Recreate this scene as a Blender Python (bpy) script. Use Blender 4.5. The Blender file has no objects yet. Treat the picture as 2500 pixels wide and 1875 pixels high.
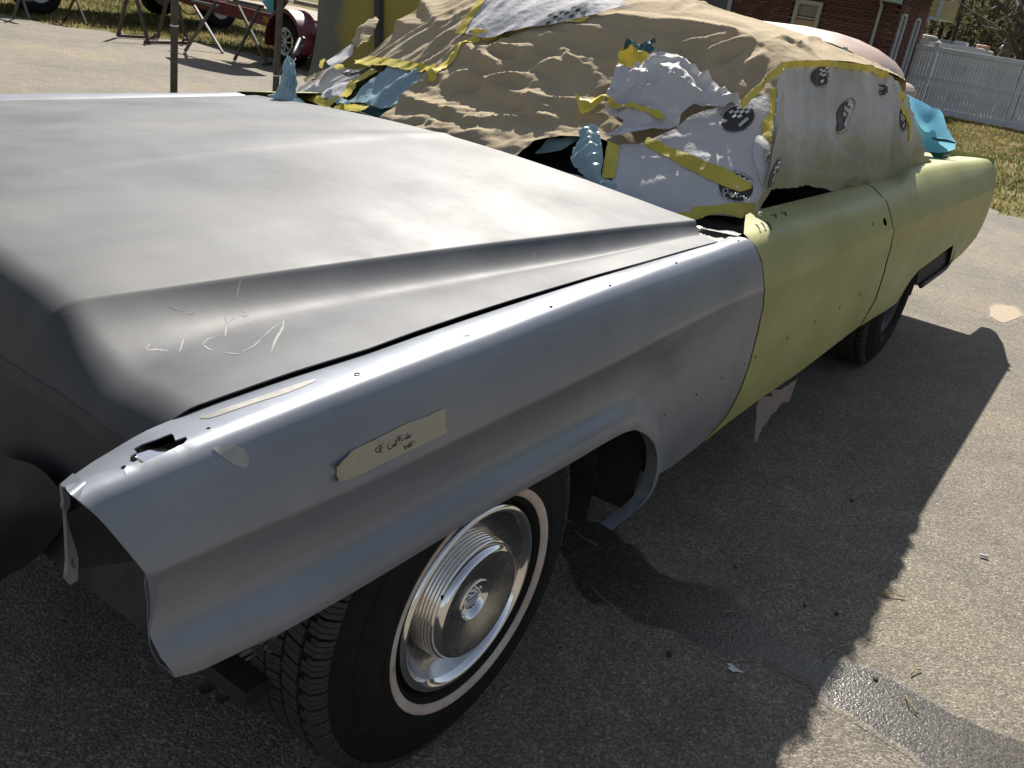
import bpy, bmesh, math, random
import numpy as np
from mathutils import Vector, Matrix, noise
from mathutils.geometry import delaunay_2d_cdt

random.seed(7)
rng = np.random.default_rng(7)
S = bpy.context.scene
COL = S.collection

# ------------------------------------------------------------------ camera, sky, sun, exposure
FPX, PW, PH = 2235.416, 2500.0, 1875.0
YAW, PITCH, ROLL = 2.1242965, 0.3994461, 0.1671802
CAM = np.array([0.730135, -1.156299, 1.359507])
_f = np.array([math.cos(PITCH) * math.cos(YAW), math.cos(PITCH) * math.sin(YAW), -math.sin(PITCH)])
_r = np.cross(_f, [0, 0, 1.0]); _r /= np.linalg.norm(_r)
_u = np.cross(_r, _f)
CR = math.cos(ROLL) * _r + math.sin(ROLL) * _u
CU = -math.sin(ROLL) * _r + math.cos(ROLL) * _u
CD = _f
cam_d = bpy.data.cameras.new('camera')
cam_d.sensor_width = 36.0
cam_d.lens = FPX / PW * 36.0
cam_d.clip_start = 0.02
cam_d.clip_end = 800.0
cam = bpy.data.objects.new('camera', cam_d)
COL.objects.link(cam)
cam.matrix_world = Matrix(((CR[0], CU[0], -CD[0], CAM[0]), (CR[1], CU[1], -CD[1], CAM[1]), (CR[2], CU[2], -CD[2], CAM[2]), (0, 0, 0, 1)))
S.camera = cam

SUNV = Vector((-0.57, 0.98, 1.0)).normalized()
world = bpy.data.worlds.new('World'); S.world = world; world.use_nodes = True
wn = world.node_tree; wn.nodes.clear()
sky = wn.nodes.new('ShaderNodeTexSky'); sky.sky_type = 'NISHITA'; sky.sun_disc = False
sky.sun_elevation = math.asin(SUNV.z); sky.sun_rotation = math.atan2(SUNV.x, SUNV.y) % (2 * math.pi)
sky.air_density = 1.0; sky.dust_density = 0.7; sky.ozone_density = 1.2
bg = wn.nodes.new('ShaderNodeBackground'); bg.inputs[1].default_value = 0.062
wo = wn.nodes.new('ShaderNodeOutputWorld')
hs = wn.nodes.new('ShaderNodeHueSaturation'); hs.inputs['Saturation'].default_value = 0.6
wn.links.new(sky.outputs[0], hs.inputs['Color']); wn.links.new(hs.outputs[0], bg.inputs[0]); wn.links.new(bg.outputs[0], wo.inputs[0])
sun_d = bpy.data.lights.new('sun', 'SUN'); sun_d.energy = 5.0; sun_d.angle = math.radians(0.55); sun_d.color = (1.0, 0.945, 0.86)
sun = bpy.data.objects.new('sun', sun_d); COL.objects.link(sun)
sun.rotation_euler = SUNV.to_track_quat('Z', 'Y').to_euler(); sun.location = (-6, 9, 12)
S.view_settings.view_transform = 'Standard'; S.view_settings.look = 'None'
S.view_settings.exposure = 0.85; S.view_settings.gamma = 1.0
try: S.view_settings.use_curve_mapping = False
except Exception: pass
S.render.engine = 'CYCLES'
S.cycles.max_bounces = 6; S.cycles.diffuse_bounces = 3; S.cycles.glossy_bounces = 3; S.cycles.transmission_bounces = 4
try: S.cycles.use_denoising = True
except Exception: pass
S.cycles.caustics_reflective = False; S.cycles.caustics_refractive = False

# ------------------------------------------------------------------ helpers
def ray(px, py):
    return CD + (px - PW / 2) / FPX * CR - (py - PH / 2) / FPX * CU
def onp(px, py, n, d):
    n = np.array(n, float); v = ray(px, py); t = (d - CAM @ n) / (v @ n); return CAM + t * v
def onx(px, py, x): return onp(px, py, (1, 0, 0), x)
def ony(px, py, y): return onp(px, py, (0, 1, 0), y)
def onz(px, py, z=0.0): return onp(px, py, (0, 0, 1), z)
def at(px, py, depth): return CAM + ray(px, py) * depth
def projn(P):
    P = np.asarray(P, float) - CAM
    z = P @ CD
    return np.stack([PW / 2 + FPX * (P @ CR) / z, PH / 2 - FPX * (P @ CU) / z], -1)

def pch(x, xs, ys):
    """monotone cubic interpolation, flat ends"""
    xs = np.asarray(xs, float); ys = np.asarray(ys, float); x = np.clip(np.asarray(x, float), xs[0], xs[-1])
    h = np.diff(xs); dl = np.diff(ys) / h
    m = np.zeros_like(ys)
    m[0], m[-1] = dl[0], dl[-1]
    for i in range(1, len(xs) - 1):
        if dl[i - 1] * dl[i] > 0:
            w1 = 2 * h[i] + h[i - 1]; w2 = h[i] + 2 * h[i - 1]
            m[i] = (w1 + w2) / (w1 / dl[i - 1] + w2 / dl[i])
    i = np.clip(np.searchsorted(xs, x, side='right') - 1, 0, len(xs) - 2)
    t = (x - xs[i]) / h[i]
    return ((2 * t**3 - 3 * t**2 + 1) * ys[i] + (t**3 - 2 * t**2 + t) * h[i] * m[i] + (-2 * t**3 + 3 * t**2) * ys[i + 1] + (t**3 - t**2) * h[i] * m[i + 1])

def smooth01(a): a = np.clip(a, 0, 1); return a * a * (3 - 2 * a)

def wmat(o):
    w = o.matrix_basis.copy()
    if o.parent is not None: w = wmat(o.parent) @ o.matrix_parent_inverse @ w
    return w
def link(ob, parent=None):
    COL.objects.link(ob)
    if parent is not None:
        ob.parent = parent; ob.matrix_parent_inverse = wmat(parent).inverted()
    return ob

def mesh_obj(name, verts, faces, m=None, parent=None, smooth=True, **tags):
    me = bpy.data.meshes.new(name)
    me.from_pydata([tuple(map(float, v)) for v in verts], [], [tuple(int(i) for i in f) for f in faces])
    me.validate(); me.update()
    if m is not None:
        for mm in (m if isinstance(m, (list, tuple)) else [m]): me.materials.append(mm)
    if smooth:
        me.polygons.foreach_set('use_smooth', [True] * len(me.polygons))
    ob = bpy.data.objects.new(name, me)
    link(ob, parent)
    for k, v in tags.items(): ob[k] = v
    return ob

def thing(name, label, cat, loc=(0, 0, 0), rz=0.0, group=None):
    o = bpy.data.objects.new(name, None); COL.objects.link(o)
    o.location = loc; o.rotation_euler = (0, 0, rz); o.empty_display_size = 0.1
    o['label'] = label; o['category'] = cat
    if group: o['group'] = group
    return o
def tag(o, label, cat, group=None):
    o['label'] = label; o['category'] = cat
    if group: o['group'] = group
    return o
def struct(o): o['kind'] = 'structure'; return o
def dup(root, loc, rz=None, label=None):
    r = root.copy(); COL.objects.link(r); r.location = loc
    if rz is not None: r.rotation_euler = (0, 0, rz)
    if label: r['label'] = label
    for ch in list(root.children):
        c = ch.copy(); COL.objects.link(c); c.parent = r
        for g in list(ch.children):
            d = g.copy(); COL.objects.link(d); d.parent = c
    return r

class MB:
    """collects simple shapes into one mesh"""
    def __init__(s): s.v = []; s.f = []; s.mi = []; s.cur = 0
    def add(s, V, F):
        o = len(s.v); s.v += [tuple(map(float, p)) for p in V]; s.f += [tuple(i + o for i in f) for f in F]; s.mi += [s.cur] * len(F)
    def box(s, c, sz, R=None):
        c = np.array(c, float); h = np.array(sz, float) / 2
        P = np.array([(x, y, z) for x in (-1, 1) for y in (-1, 1) for z in (-1, 1)], float) * h
        if R is not None: P = P @ np.array(R).T
        s.add(P + c, [(0, 1, 3, 2), (4, 6, 7, 5), (0, 4, 5, 1), (2, 3, 7, 6), (0, 2, 6, 4), (1, 5, 7, 3)])
    def bar(s, a, b, w, h=None):
        a = np.array(a, float); b = np.array(b, float); h = w if h is None else h
        d = b - a; L = np.linalg.norm(d); d /= L
        up = np.array([0, 0, 1.0]) if abs(d[2]) < .95 else np.array([1.0, 0, 0])
        sx = np.cross(d, up); sx /= np.linalg.norm(sx); sy = np.cross(sx, d)
        R = np.stack([sx, d, sy], 1)
        s.box((a + b) / 2, (w, L, h), R)
    def tube(s, pts, r, n=10, caps=True):
        pts = [np.array(p, float) for p in pts]; rs = r if hasattr(r, '__len__') else [r] * len(pts)
        V = []; prev = None
        for i, p in enumerate(pts):
            d = pts[min(i + 1, len(pts) - 1)] - pts[max(i - 1, 0)]; d /= (np.linalg.norm(d) + 1e-12)
            if prev is None:
                up = np.array([0, 0, 1.0]) if abs(d[2]) < .9 else np.array([1.0, 0, 0])
                a = np.cross(d, up)
            else:
                a = prev - d * (prev @ d)
            a /= np.linalg.norm(a); prev = a; b = np.cross(d, a)
            for k in range(n):
                t = 2 * math.pi * k / n; V.append(p + rs[i] * (math.cos(t) * a + math.sin(t) * b))
        F = []
        for i in range(len(pts) - 1):
            for k in range(n):
                F.append((i * n + k, i * n + (k + 1) % n, (i + 1) * n + (k + 1) % n, (i + 1) * n + k))
        if caps:
            F.append(tuple(range(n - 1, -1, -1))); F.append(tuple((len(pts) - 1) * n + k for k in range(n)))
        s.add(V, F)
    def lathe(s, prof, n=64, axis='x', c=(0, 0, 0), closed=False):
        """prof: (axial, radius)"""
        V = []; c = np.array(c, float)
        for a, r in prof:
            for k in range(n):
                t = 2 * math.pi * k / n
                p = {'x': (a, r * math.cos(t), r * math.sin(t)), 'y': (r * math.sin(t), a, r * math.cos(t)), 'z': (r * math.cos(t), r * math.sin(t), a)}[axis]
                V.append(c + np.array(p))
        F = []
        m = len(prof)
        for i in range(m if closed else m - 1):
            j = (i + 1) % m
            for k in range(n): F.append((i * n + k, i * n + (k + 1) % n, j * n + (k + 1) % n, j * n + k))
        s.add(V, F)
    def grid(s, P):
        P = np.asarray(P, float); a, b = P.shape[:2]
        s.add(P.reshape(-1, 3), [(i * b + j, (i + 1) * b + j, (i + 1) * b + j + 1, i * b + j + 1) for i in range(a - 1) for j in range(b - 1)])
    def build(s, name, m=None, parent=None, smooth=False, **tags):
        ob = mesh_obj(name, s.v, s.f, m, parent, smooth, **tags)
        if isinstance(m, (list, tuple)) and len(ob.data.polygons) == len(s.mi): ob.data.polygons.foreach_set('material_index', s.mi)
        return ob
def bevel(ob, w=0.004, seg=2):
    b = ob.modifiers.new('bevel', 'BEVEL'); b.width = w; b.segments = seg; b.limit_method = 'ANGLE'; b.angle_limit = math.radians(40); return ob
def solid(ob, t, off=-1.0):
    b = ob.modifiers.new('solid', 'SOLIDIFY'); b.thickness = t; b.offset = off
    e = ob.modifiers.new('split', 'EDGE_SPLIT'); e.split_angle = math.radians(55); e.use_edge_sharp = False; return ob
def outward(V, F, d):
    """face order so that normals point along d"""
    V = np.asarray(V, float); F = np.asarray(F, int); n = np.cross(V[F[:, 1]] - V[F[:, 0]], V[F[:, 2]] - V[F[:, 0]]).sum(0)
    return F if n @ np.array(d, float) > 0 else F[:, ::-1]

def inpoly(P, poly):
    P = np.asarray(P, float); poly = np.asarray(poly, float)
    x, y = P[:, 0], P[:, 1]; r = np.zeros(len(P), bool); j = len(poly) - 1
    for i in range(len(poly)):
        xi, yi = poly[i]; xj, yj = poly[j]
        c = ((yi > y) != (yj > y)) & (x < (xj - xi) * (y - yi) / (yj - yi + 1e-15) + xi)
        r ^= c; j = i
    return r
def segdist(P, line):
    P = np.asarray(P, float); line = np.asarray(line, float); best = np.full(len(P), 1e9)
    for a, b in zip(line[:-1], line[1:]):
        d = b - a; t = np.clip(((P - a) @ d) / (d @ d + 1e-15), 0, 1)
        best = np.minimum(best, np.linalg.norm(P - (a + t[:, None] * d), axis=1))
    return best
def resample(poly, step, closed=True):
    poly = [np.array(p, float) for p in poly]; out = []
    n = len(poly)
    for i in range(n if closed else n - 1):
        a, b = poly[i], poly[(i + 1) % n]; L = np.linalg.norm(b - a); k = max(1, int(round(L / step)))
        for q in range(k): out.append(a + (b - a) * q / k)
    if not closed: out.append(poly[-1])
    return np.array(out)
def spl(pts, n=8, closed=False):
    """Catmull-Rom through the points"""
    P = [np.array(p, float) for p in pts]; out = []; N = len(P)
    for i in range(N if closed else N - 1):
        p1, p2 = P[i], P[(i + 1) % N]
        p0 = P[(i - 1) % N] if (closed or i > 0) else 2 * p1 - p2
        p3 = P[(i + 2) % N] if (closed or i + 2 < N) else 2 * p2 - p1
        for k in range(n):
            t = k / n
            out.append(.5 * ((2 * p1) + (-p0 + p2) * t + (2 * p0 - 5 * p1 + 4 * p2 - p3) * t * t + (-p0 + 3 * p1 - 3 * p2 + p3) * t**3))
    if not closed: out.append(P[-1])
    return np.array(out)
def cdt(outline, step, holes=(), scale=(1, 1), lines=()):
    """triangulate a 2-D outline with holes; returns points (unscaled) and triangles"""
    sc = np.array(scale, float)
    o = resample(np.asarray(outline, float) * sc, step)
    hs = [resample(np.asarray(h, float) * sc, step * .28) for h in holes]
    pts = list(o); edges = [(i, (i + 1) % len(o)) for i in range(len(o))]
    lnp = []
    for h in hs:
        b = len(pts); pts += list(h); edges += [(b + i, b + (i + 1) % len(h)) for i in range(len(h))]
    for ln in lines:
        q = resample(np.asarray(ln, float) * sc, step, False); ok = inpoly(q, o) & (segdist(q, np.vstack([o, o[:1]])) > step * .3)
        for h in hs: ok &= ~inpoly(q, h) & (segdist(q, np.vstack([h, h[:1]])) > step * .3)
        b = len(pts); pts += list(q)
        edges += [(b + i, b + i + 1) for i in range(len(q) - 1) if ok[i] and ok[i + 1]]
        lnp.append(q)
    lo, hi = o.min(0), o.max(0)
    gx, gy = np.meshgrid(np.arange(lo[0] + step / 2, hi[0], step), np.arange(lo[1] + step / 2, hi[1], step), indexing='ij')
    gx[:, ::2] += step * .25; gx[:, 1::2] -= step * .25
    G = np.stack([gx.ravel(), gy.ravel()], 1)
    G = G[inpoly(G, o)]
    if len(G): G = G[segdist(G, np.vstack([o, o[:1]])) > step * .45]
    for h in hs:
        if len(G): G = G[~inpoly(G, h) & (segdist(G, np.vstack([h, h[:1]])) > step * .35)]
    for q in lnp:
        if len(G): G = G[segdist(G, q) > step * .35]
    pts += list(G)
    v, e, f, *_ = delaunay_2d_cdt([Vector(p) for p in pts], edges, [], 1, 1e-7)
    V = np.array([tuple(p) for p in v]); F = np.array([t for t in f if len(t) == 3], int)
    if len(F):
        c = V[F].mean(1); ok = inpoly(c, o)
        for h in hs: ok &= ~inpoly(c, h)
        F = F[ok]
    if len(F):      # drop slivers that are not joined to the sheet
        par = list(range(len(V)))
        def find(i):
            while par[i] != i: par[i] = par[par[i]]; i = par[i]
            return i
        for t in F:
            a, b_, c_ = (find(int(i)) for i in t); par[a] = b_; par[find(b_)] = find(c_)
        rt = np.array([find(int(t[0])) for t in F]); ids, ct = np.unique(rt, return_counts=True)
        F = F[np.isin(rt, ids[ct >= max(4, .05 * len(F))])]
        us = np.unique(F); mp_ = np.zeros(len(V), int); mp_[us] = np.arange(len(us)); V = V[us]; F = mp_[F]
    return V / sc, F

def tri(t): return abs((t % 1.0) - .5) * 2
def facets(u, v, seed, waves):
    """crumpled paper: sums of slightly bent triangle waves give flat facets with sharp creases"""
    wx = noise.noise(Vector((u * 1.6, v * 1.6, seed))) * .10 + noise.noise(Vector((u * 4, v * 4, seed + 3))) * .03; wy = noise.noise(Vector((u * 1.6, v * 1.6, seed + 7))) * .10 + noise.noise(Vector((u * 4, v * 4, seed + 9))) * .03
    d = 0.0
    for i, (ang, f, sl) in enumerate(waves):
        a = math.radians(ang); t = (u + wx) * math.cos(a) + (v + wy) * math.sin(a)
        m = min(1.0, max(.15, .55 + .9 * noise.noise(Vector((u * f * .25 + i * 5.1, v * f * .25 - i * 3.3, seed + i)))))
        d += m * 1.7 * sl / (2 * f) * (tri(t * f + seed * 1.37 * (i + 1)) - .3)
    return d
def fbm(p, sc, seed=0.0, oct=3):
    return noise.fractal(Vector((p[0] * sc + seed, p[1] * sc - seed * 1.7, (p[2] if len(p) > 2 else 0) * sc + seed * .3)), 1.0, 2.0, oct)
def ridge(p, sc, seed=0.0, oct=3):
    return noise.ridged_multi_fractal(Vector((p[0] * sc + seed, p[1] * sc - seed, (p[2] if len(p) > 2 else 0) * sc)), 1.0, 2.1, oct, 1.0, 2.0)

# ------------------------------------------------------------------ materials
def mat(name):
    m = bpy.data.materials.new(name); m.use_nodes = True
    nt = m.node_tree; nt.nodes.clear()
    out = nt.nodes.new('ShaderNodeOutputMaterial')
    b = nt.nodes.new('ShaderNodeBsdfPrincipled')
    nt.links.new(b.outputs[0], out.inputs[0])
    return m, nt, b, out
def setp(b, **k):
    names = {'col': 'Base Color', 'rough': 'Roughness', 'metal': 'Metallic', 'spec': 'Specular IOR Level', 'coat': 'Coat Weight', 'coatr': 'Coat Roughness', 'trans': 'Transmission Weight', 'sheen': 'Sheen Weight', 'ior': 'IOR', 'alpha': 'Alpha'}
    for a, v in k.items():
        if a == 'col': v = (*v, 1.0)
        b.inputs[names[a]].default_value = v
def tex(nt, kind, scale, detail=4.0, rough=.55, coord='Object', stretch=(1, 1, 1)):
    tc = nt.nodes.new('ShaderNodeTexCoord'); mp = nt.nodes.new('ShaderNodeMapping'); mp.inputs['Scale'].default_value = stretch
    nt.links.new(tc.outputs[coord], mp.inputs[0])
    n = nt.nodes.new(kind)
    n.inputs['Scale'].default_value = scale
    if kind == 'ShaderNodeTexNoise': n.inputs['Detail'].default_value = detail; n.inputs['Roughness'].default_value = rough
    nt.links.new(mp.outputs[0], n.inputs['Vector'])
    return n
def ramp(nt, src, stops):
    r = nt.nodes.new('ShaderNodeValToRGB'); el = r.color_ramp.elements
    while len(el) > 1: el.remove(el[-1])
    el[0].position = stops[0][0]; el[0].color = (*stops[0][1], 1)
    for p, c in stops[1:]:
        e = el.new(p); e.color = (*c, 1)
    nt.links.new(src, r.inputs[0]); return r.outputs[0]
def fac(nt, src, a, b):
    r = nt.nodes.new('ShaderNodeMapRange'); r.inputs['From Min'].default_value = a; r.inputs['From Max'].default_value = b
    nt.links.new(src, r.inputs[0]); return r.outputs[0]
def mixc(nt, f, a, b, mode='MIX'):
    m = nt.nodes.new('ShaderNodeMix'); m.data_type = 'RGBA'; m.blend_type = mode
    for sock, v in ((m.inputs[0], f), (m.inputs[6], a), (m.inputs[7], b)):
        if isinstance(v, (int, float)): sock.default_value = v
        elif isinstance(v, tuple): sock.default_value = (*v, 1)
        else: nt.links.new(v, sock)
    return m.outputs[2]
def mathn(nt, op, a, b=None):
    m = nt.nodes.new('ShaderNodeMath'); m.operation = op
    for i, v in enumerate((a, b)):
        if v is None: continue
        if isinstance(v, (int, float)): m.inputs[i].default_value = v
        else: nt.links.new(v, m.inputs[i])
    return m.outputs[0]
def bump(nt, b, h, strength=.3, dist=.01, normal_in=None):
    n = nt.nodes.new('ShaderNodeBump'); n.inputs['Strength'].default_value = strength; n.inputs['Distance'].default_value = dist
    nt.links.new(h, n.inputs['Height'])
    if normal_in is not None: nt.links.new(normal_in, n.inputs['Normal'])
    nt.links.new(n.outputs[0], b.inputs['Normal']); return n.outputs[0]

def simple(name, col, rough=.6, metal=0.0, var=.15, scale=30, bumpd=0.0, spec=.5):
    m, nt, b, o = mat(name); setp(b, col=col, rough=rough, metal=metal, spec=spec)
    n = tex(nt, 'ShaderNodeTexNoise', scale)
    lo = tuple(c * (1 - var) for c in col); hi = tuple(min(1, c * (1 + var)) for c in col)
    c = ramp(nt, n.outputs[0], [(.3, lo), (.7, hi)]); nt.links.new(c, b.inputs[0])
    r = nt.nodes.new('ShaderNodeMapRange'); r.inputs['To Min'].default_value = max(.02, rough - .08); r.inputs['To Max'].default_value = min(1, rough + .08)
    nt.links.new(n.outputs[0], r.inputs[0]); nt.links.new(r.outputs[0], b.inputs['Roughness'])
    if bumpd: bump(nt, b, n.outputs[0], .5, bumpd)
    return m

def primer(name, base, alt, rough, metal, spec=.5, patch=2.2, warm=None, coat=0.0, nose_shade=None):
    """sanded satin primer: cloudy sanding patches, fine sanding scratches, dust specks"""
    m, nt, b, o = mat(name); setp(b, rough=rough, metal=metal, spec=spec, coat=coat, coatr=.25)
    n1 = tex(nt, 'ShaderNodeTexNoise', patch, 5, .6)
    n2 = tex(nt, 'ShaderNodeTexNoise', 9, 4, .6, stretch=(1, .25, 1))
    c = ramp(nt, n1.outputs[0], [(.36, base), (.66, alt)])
    c2 = ramp(nt, n2.outputs[0], [(.3, (.90, .90, .90)), (.7, (1.06, 1.06, 1.06))])
    c = mixc(nt, 1.0, c, c2, 'MULTIPLY')
    if warm is not None:
        n3 = tex(nt, 'ShaderNodeTexNoise', 3.1, 3, .5, stretch=(1, .5, 1))
        c = mixc(nt, fac(nt, n3.outputs[0], .52, .75), c, warm)
    if nose_shade is not None:       # shade of the nose painted into the colour, darker towards the front edge
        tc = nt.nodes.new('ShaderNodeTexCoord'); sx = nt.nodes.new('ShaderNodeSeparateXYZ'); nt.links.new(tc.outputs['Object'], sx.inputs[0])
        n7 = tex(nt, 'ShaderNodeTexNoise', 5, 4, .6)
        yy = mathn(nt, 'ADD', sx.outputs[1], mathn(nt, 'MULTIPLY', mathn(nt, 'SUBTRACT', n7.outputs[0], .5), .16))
        c = mixc(nt, mathn(nt, 'MULTIPLY', fac(nt, yy, nose_shade, nose_shade - .13), .72), c, (.045, .045, .048))
    # dust specks
    v = tex(nt, 'ShaderNodeTexVoronoi', 55)
    sp = fac(nt, v.outputs['Distance'], .035, .015)
    c = mixc(nt, mathn(nt, 'MULTIPLY', sp, .5), c, (.62, .6, .56))
    nt.links.new(c, b.inputs[0])
    n4 = tex(nt, 'ShaderNodeTexNoise', 4, 6, .65)
    rr = nt.nodes.new('ShaderNodeMapRange'); rr.inputs['From Min'].default_value = .3; rr.inputs['From Max'].default_value = .7
    rr.inputs['To Min'].default_value = rough - .06; rr.inputs['To Max'].default_value = rough + .08
    nt.links.new(n4.outputs[0], rr.inputs[0]); nt.links.new(rr.outputs[0], b.inputs['Roughness'])
    n5 = tex(nt, 'ShaderNodeTexNoise', 420, 2, .5, stretch=(1, .2, 1))
    n6 = tex(nt, 'ShaderNodeTexNoise', 5, 2, .5)
    h = mathn(nt, 'ADD', mathn(nt, 'MULTIPLY', n5.outputs[0], .02), n6.outputs[0])
    bump(nt, b, h, .12, .004)
    return m

M = {}
M['grey'] = primer('grey_primer_paint', (.185, .205, .242), (.245, .265, .302), .37, .35, .55, warm=(.262, .265, .275))
M['hood'] = primer('sanded_hood_primer', (.108, .111, .118), (.166, .170, .177), .55, 0, .17, patch=3.4, warm=(.180, .178, .174), nose_shade=-.43)
M['green'] = primer('yellow_green_primer', (.295, .295, .105), (.355, .355, .145), .50, 0, .34)
M['dark'] = simple('dark_underbody', (.02, .018, .016), .8, 0, .4, 14)
M['rustdark'] = simple('rusty_dark_steel', (.024, .017, .013), .8, 0, .5, 10, .002)
M['inner'] = simple('inner_fender_black', (.035, .036, .038), .6, 0, .3, 20)
M['rubber'] = simple('tyre_rubber', (.012, .0115, .011), .85, 0, .35, 40, .0006, .2)
M['tread'] = simple('dusty_tread_rubber', (.036, .032, .028), .85, 0, .3, 60, .0008)
M['black'] = simple('black_plastic', (.012, .012, .013), .5, 0, .2)
M['chrome'] = simple('polished_steel', (.72, .72, .73), .10, 1.0, .05, 25)
M['brushed'] = simple('brushed_steel', (.42, .42, .42), .26, 1.0, .15, 60)
M['glass'] = simple('dark_glass', (.012, .016, .018), .06, 0, .2, 3)

def whitewall_mat():
    m, nt, b, o = mat('dirty_whitewall'); setp(b, rough=.7)
    n = tex(nt, 'ShaderNodeTexNoise', 14, 5, .65)
    c = ramp(nt, n.outputs[0], [(.30, (.14, .10, .08)), (.40, (.45, .37, .31)), (.7, (.60, .52, .46))])
    nt.links.new(c, b.inputs[0]); return m
M['whitewall'] = whitewall_mat()

def asphalt(name, wet=False):
    m, nt, b, o = mat(name)
    big = tex(nt, 'ShaderNodeTexNoise', .9, 5, .6)
    mid = tex(nt, 'ShaderNodeTexNoise', 7, 4, .6)
    fine = tex(nt, 'ShaderNodeTexNoise', 190, 3, .7)
    vor = tex(nt, 'ShaderNodeTexVoronoi', 190); vor.inputs['Randomness'].default_value = 1
    vor2 = tex(nt, 'ShaderNodeTexVoronoi', 120)
    stone = ramp(nt, vor.outputs['Color'], [(.25, (.115, .101, .082)), (.5, (.205, .180, .143)), (.75, (.31, .268, .204)), (.95, (.54, .475, .375))])
    tar = ramp(nt, fine.outputs[0], [(.38, (.082, .077, .069)), (.55, (.205, .186, .156))])
    c = mixc(nt, .62, tar, stone)
    cl = ramp(nt, big.outputs[0], [(.33, (.80, .81, .83)), (.5, (1, 1, 1)), (.68, (1.22, 1.15, 1.02))])
    c = mixc(nt, 1, c, cl, 'MULTIPLY')
    cm = ramp(nt, mid.outputs[0], [(.3, (.86, .86, .87)), (.7, (1.12, 1.11, 1.08))])
    c = mixc(nt, 1, c, cm, 'MULTIPLY')
    setp(b, rough=.88, spec=.35)
    h = mathn(nt, 'ADD', mathn(nt, 'MULTIPLY', vor.outputs['Distance'], -.6), mathn(nt, 'ADD', fine.outputs[0], mathn(nt, 'MULTIPLY', vor2.outputs['Distance'], -.5)))
    bs = nt.nodes.new('ShaderNodeBump'); bs.inputs['Strength'].default_value = .8; bs.inputs['Distance'].default_value = .0042
    nt.links.new(h, bs.inputs['Height']); nt.links.new(bs.outputs[0], b.inputs['Normal'])
    if wet:
        at_ = nt.nodes.new('ShaderNodeAttribute'); at_.attribute_name = 'mask'
        ed = tex(nt, 'ShaderNodeTexNoise', 26, 5, .65)
        k = fac(nt, mathn(nt, 'ADD', at_.outputs['Fac'], mathn(nt, 'MULTIPLY', mathn(nt, 'SUBTRACT', ed.outputs[0], .5), .7)), .22, .55)
        c2 = mixc(nt, 1, c, (.40, .41, .43), 'MULTIPLY') if wet == 'wet' else mixc(nt, .75, c, (.36, .29, .215))
        c = mixc(nt, k, c, c2)
        if wet == 'wet':
            r = nt.nodes.new('ShaderNodeMapRange'); r.inputs['To Min'].default_value = .88; r.inputs['To Max'].default_value = .25; nt.links.new(k, r.inputs[0]); nt.links.new(r.outputs[0], b.inputs['Roughness'])
            s_ = nt.nodes.new('ShaderNodeMapRange'); s_.inputs['From Max'].default_value = .35; s_.inputs['To Min'].default_value = .8; s_.inputs['To Max'].default_value = .30; nt.links.new(k, s_.inputs[0]); nt.links.new(s_.outputs[0], bs.inputs['Strength'])
    nt.links.new(c, b.inputs[0])
    return m
M['asphalt'] = asphalt('aged_asphalt')
M['wet'] = asphalt('wet_asphalt', 'wet'); M['sandy'] = asphalt('sandy_asphalt', 'sand')

def cloth(name, col, col2, transl, rough=.9, wr=60, wd=.002, tint=None, spec=.2, patches=None, low=None):
    """paper or thin sheet: diffuse + some light coming through, fine crumple relief"""
    m, nt, b, o = mat(name); setp(b, rough=rough, spec=spec)
    n = tex(nt, 'ShaderNodeTexNoise', 5, 5, .6)
    c = ramp(nt, n.outputs[0], [(.3, col), (.7, col2)])
    if patches is not None:
        n2 = tex(nt, 'ShaderNodeTexNoise', 3.2, 5, .65)
        c = mixc(nt, fac(nt, n2.outputs[0], .46, .68), c, patches)
    if low is not None:
        tc = nt.nodes.new('ShaderNodeTexCoord'); sx = nt.nodes.new('ShaderNodeSeparateXYZ'); nt.links.new(tc.outputs['Object'], sx.inputs[0])
        n3 = tex(nt, 'ShaderNodeTexNoise', 4, 4, .6)
        zz = mathn(nt, 'ADD', sx.outputs[2], mathn(nt, 'MULTIPLY', mathn(nt, 'SUBTRACT', n3.outputs[0], .5), .22))
        c = mixc(nt, mathn(nt, 'MULTIPLY', fac(nt, zz, 1.13, 1.0), .85), c, low)
    nt.links.new(c, b.inputs[0])
    t = nt.nodes.new('ShaderNodeBsdfTranslucent'); nt.links.new(c, t.inputs[0])
    mx = nt.nodes.new('ShaderNodeMixShader'); mx.inputs[0].default_value = transl
    nt.links.new(b.outputs[0], mx.inputs[1]); nt.links.new(t.outputs[0], mx.inputs[2]); nt.links.new(mx.outputs[0], o.inputs[0])
    w1 = tex(nt, 'ShaderNodeTexNoise', wr, 4, .6)
    w2 = tex(nt, 'ShaderNodeTexVoronoi', wr * .45); w2.feature = 'DISTANCE_TO_EDGE'
    h = mathn(nt, 'ADD', w1.outputs[0], mathn(nt, 'MULTIPLY', w2.outputs['Distance'], .8))
    nb = bump(nt, b, h, .6, wd); nt.links.new(nb, t.inputs['Normal'])
    return m
M['tan'] = cloth('brown_masking_paper', (.43, .345, .225), (.49, .40, .27), .12, .95, 45, .004)
M['white'] = cloth('white_masking_sheet', (.60, .585, .60), (.68, .665, .67), .18, .65, 40, .004, spec=.35)
M['whiteover'] = cloth('oversprayed_white_sheet', (.52, .51, .49), (.62, .61, .60), .22, .6, 30, .004, spec=.4, patches=(.44, .41, .33), low=(.30, .285, .16))
M['tape'] = cloth('yellow_masking_tape', (.70, .57, .06), (.80, .68, .15), .25, .6, 55, .003, spec=.35, patches=(.52, .44, .10))
M['blue'] = cloth('pale_blue_plastic', (.44, .60, .65), (.56, .72, .76), .42, .3, 26, .006, spec=.5)
M['bluebag'] = cloth('bright_blue_plastic', (.16, .44, .64), (.24, .54, .72), .40, .35, 18, .004, spec=.5)
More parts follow.
